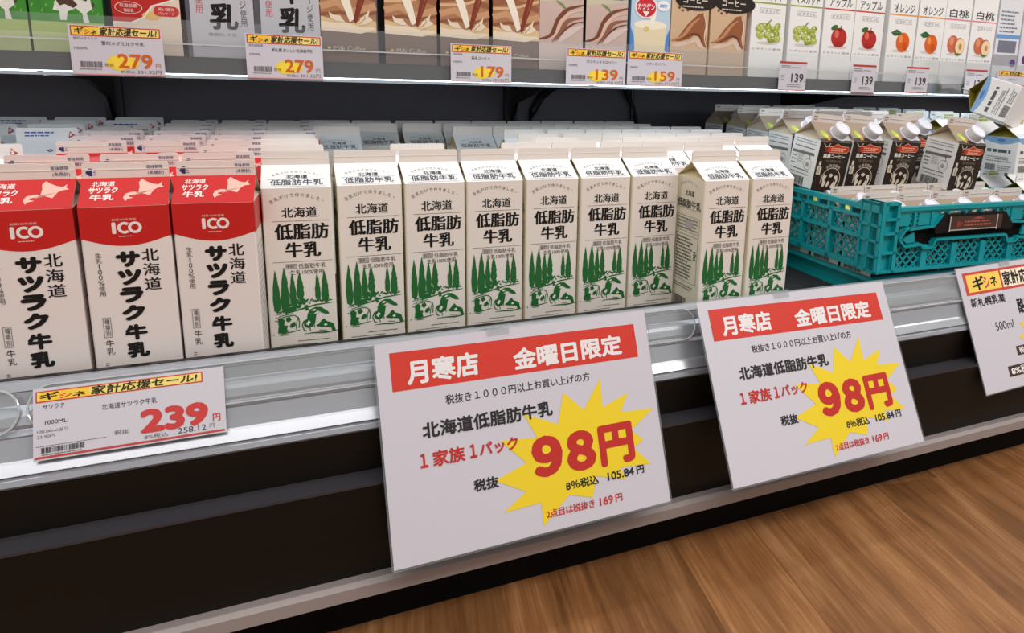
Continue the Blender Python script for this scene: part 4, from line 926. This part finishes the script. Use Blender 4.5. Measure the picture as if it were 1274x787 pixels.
# fruit juices
def fruit(kind):
    a = Art(); a.rect(0, 0, 70, 200, WHITE, 0); lc = dict(grape=(150,170,70), apple=(206,70,50), orange=(226,150,60), peach=(224,130,140))[kind]
    a.rect(0, 121, 70, 123.4, ink(*lc), 1); a.frame(16, 106, 58, 114, .5, ink(150,148,150)); a.text('ビタミンC', 19, 107.5, 55, 112.5, ink(110,108,110), 2); a.text({'grape': 'マスカット', 'apple': 'アップル', 'orange': 'オレンジ', 'peach': '白桃'}[kind], 10, 126, 62, 142, ink(60,58,60), 1, .012)
    a.text('ビタミンC 配合', 5, 45, 66, 49, ink(120,118,120), 1); a.ell(36, 57, 22, 2.6, ink(214, 208, 204), 1)
    rnd = random.Random(9)
    if kind == 'grape':
        for i in range(34):
            x_, y_ = 36 + rnd.uniform(-22, 22), 74 + rnd.uniform(-12, 13); r_ = 5.2
            a.ell(x_, y_, r_*1.0, r_, ink(*rnd.choice([(168,184,66),(146,164,50),(186,198,96)])), 2 + i % 6, 12); a.ell(x_-1.4, y_+1.6, 1.7, 1.7, ink(214, 222, 150), 9, 8)
        a.line([(30,86),(36,92),(40,96)], 2, ink(120,140,60), 10)
    elif kind == 'apple':
        a.ell(38, 74, 18, 17, ink(186, 44, 38), 2, 24); a.ell(38, 62, 12, 5, ink(170, 36, 32), 3); a.ell(32, 80, 5, 7, ink(222, 110, 90), 3, 14); a.ell(39, 88, 7, 2.6, ink(140, 34, 30), 3); a.line([(39,87),(41,95)], 1.6, ink(90,60,30), 4); a.ell(26, 91, 8, 4.2, ink(50, 110, 46), 4, 14, .3)
    elif kind == 'orange':
        a.ell(40, 73, 17, 18, ink(224, 100, 30), 2, 24); a.ell(34, 79, 5, 7, ink(240, 150, 80), 3, 14); a.ell(46, 66, 6, 8, ink(204, 82, 24), 3); a.poly([(36,90),(22,96),(8,90),(18,84),(30,86)], ink(36, 94, 50), 4); a.line([(36,90),(22,90),(10,90)], .8, ink(110,160,100), 5)
    else:
        a.ell(28, 76, 15, 17, ink(206, 110, 80), 2, 22); a.ell(24, 82, 6, 8, ink(226, 150, 110), 3); a.ell(46, 72, 15, 17, ink(186, 96, 66), 3, 22); a.ell(48, 72, 12.4, 15, ink(244, 218, 176), 4, 22); a.ell(49, 72, 4.4, 6, ink(196, 140, 96), 5, 14); a.poly([(36,58),(46,54),(54,58),(44,60)], ink(90,140,60), 6)
        a.text('ミックス', 22, 124.5, 48, 126.5, ink(90,88,90), 2)
    return a
ft = {}
for x, kd, lab in [(.7475, 'grape', 'white grape juice carton beside the tan coffee cartons'), (.8270, 'grape', 'white grape juice carton beside an apple juice carton'),
                   (.9020, 'apple', 'white apple juice carton beside a grape juice carton'), (.9735, 'apple', 'white apple juice carton beside an orange juice carton'),
                   (1.0560, 'orange', 'white orange juice carton beside an apple juice carton'), (1.1300, 'orange', 'white orange juice carton beside a peach juice carton'),
                   (1.2010, 'peach', 'white peach juice carton beside an orange juice carton'), (1.2755, 'peach', 'white peach juice carton beside the blue-striped carton')]:
    ft[kd] = shelf_carton('juice_carton', x, fruit(kd) if kd not in ft else None, lab, 'juice carton', WHITE, '%s juice cartons' % kd, template=ft.get(kd))
a = Art(); a.rect(0, 0, 70, 200, ink(226, 228, 234), 0); a.rect(0, 94, 70, 102, ink(110, 160, 214), 1); a.rules(6, 104, 60, 150, 6, 3, ink(120,130,150), 1, 51); a.rect(8, 66, 62, 90, ink(120,124,140), 1); a.rect(0, 40, 70, 62, ink(170, 168, 178), 1); a.ell(58, 46, 9, 8, ink(96, 70, 130), 2)
shelf_carton('tea_carton', 1.3510, a, 'blue-striped carton on the upper shelf past the peach juice', 'drink carton', ink(226, 228, 234), None)
a = Art(); a.rect(0, 0, 70, 200, ink(222, 222, 230), 0); a.ell(30, 104, 16, 14, ink(200, 90, 80), 1); a.ell(30, 104, 10, 9, ink(236,226,224), 2); a.ell(36, 66, 12, 10, ink(80, 96, 160), 1); a.ell(20, 54, 9, 9, ink(96, 60, 110), 1)
shelf_carton('tea_carton', 1.4260, a, 'carton with red and blue round motifs at the right end of the upper shelf', 'drink carton', ink(222, 222, 230), None)
bpy.context.view_layer.update()
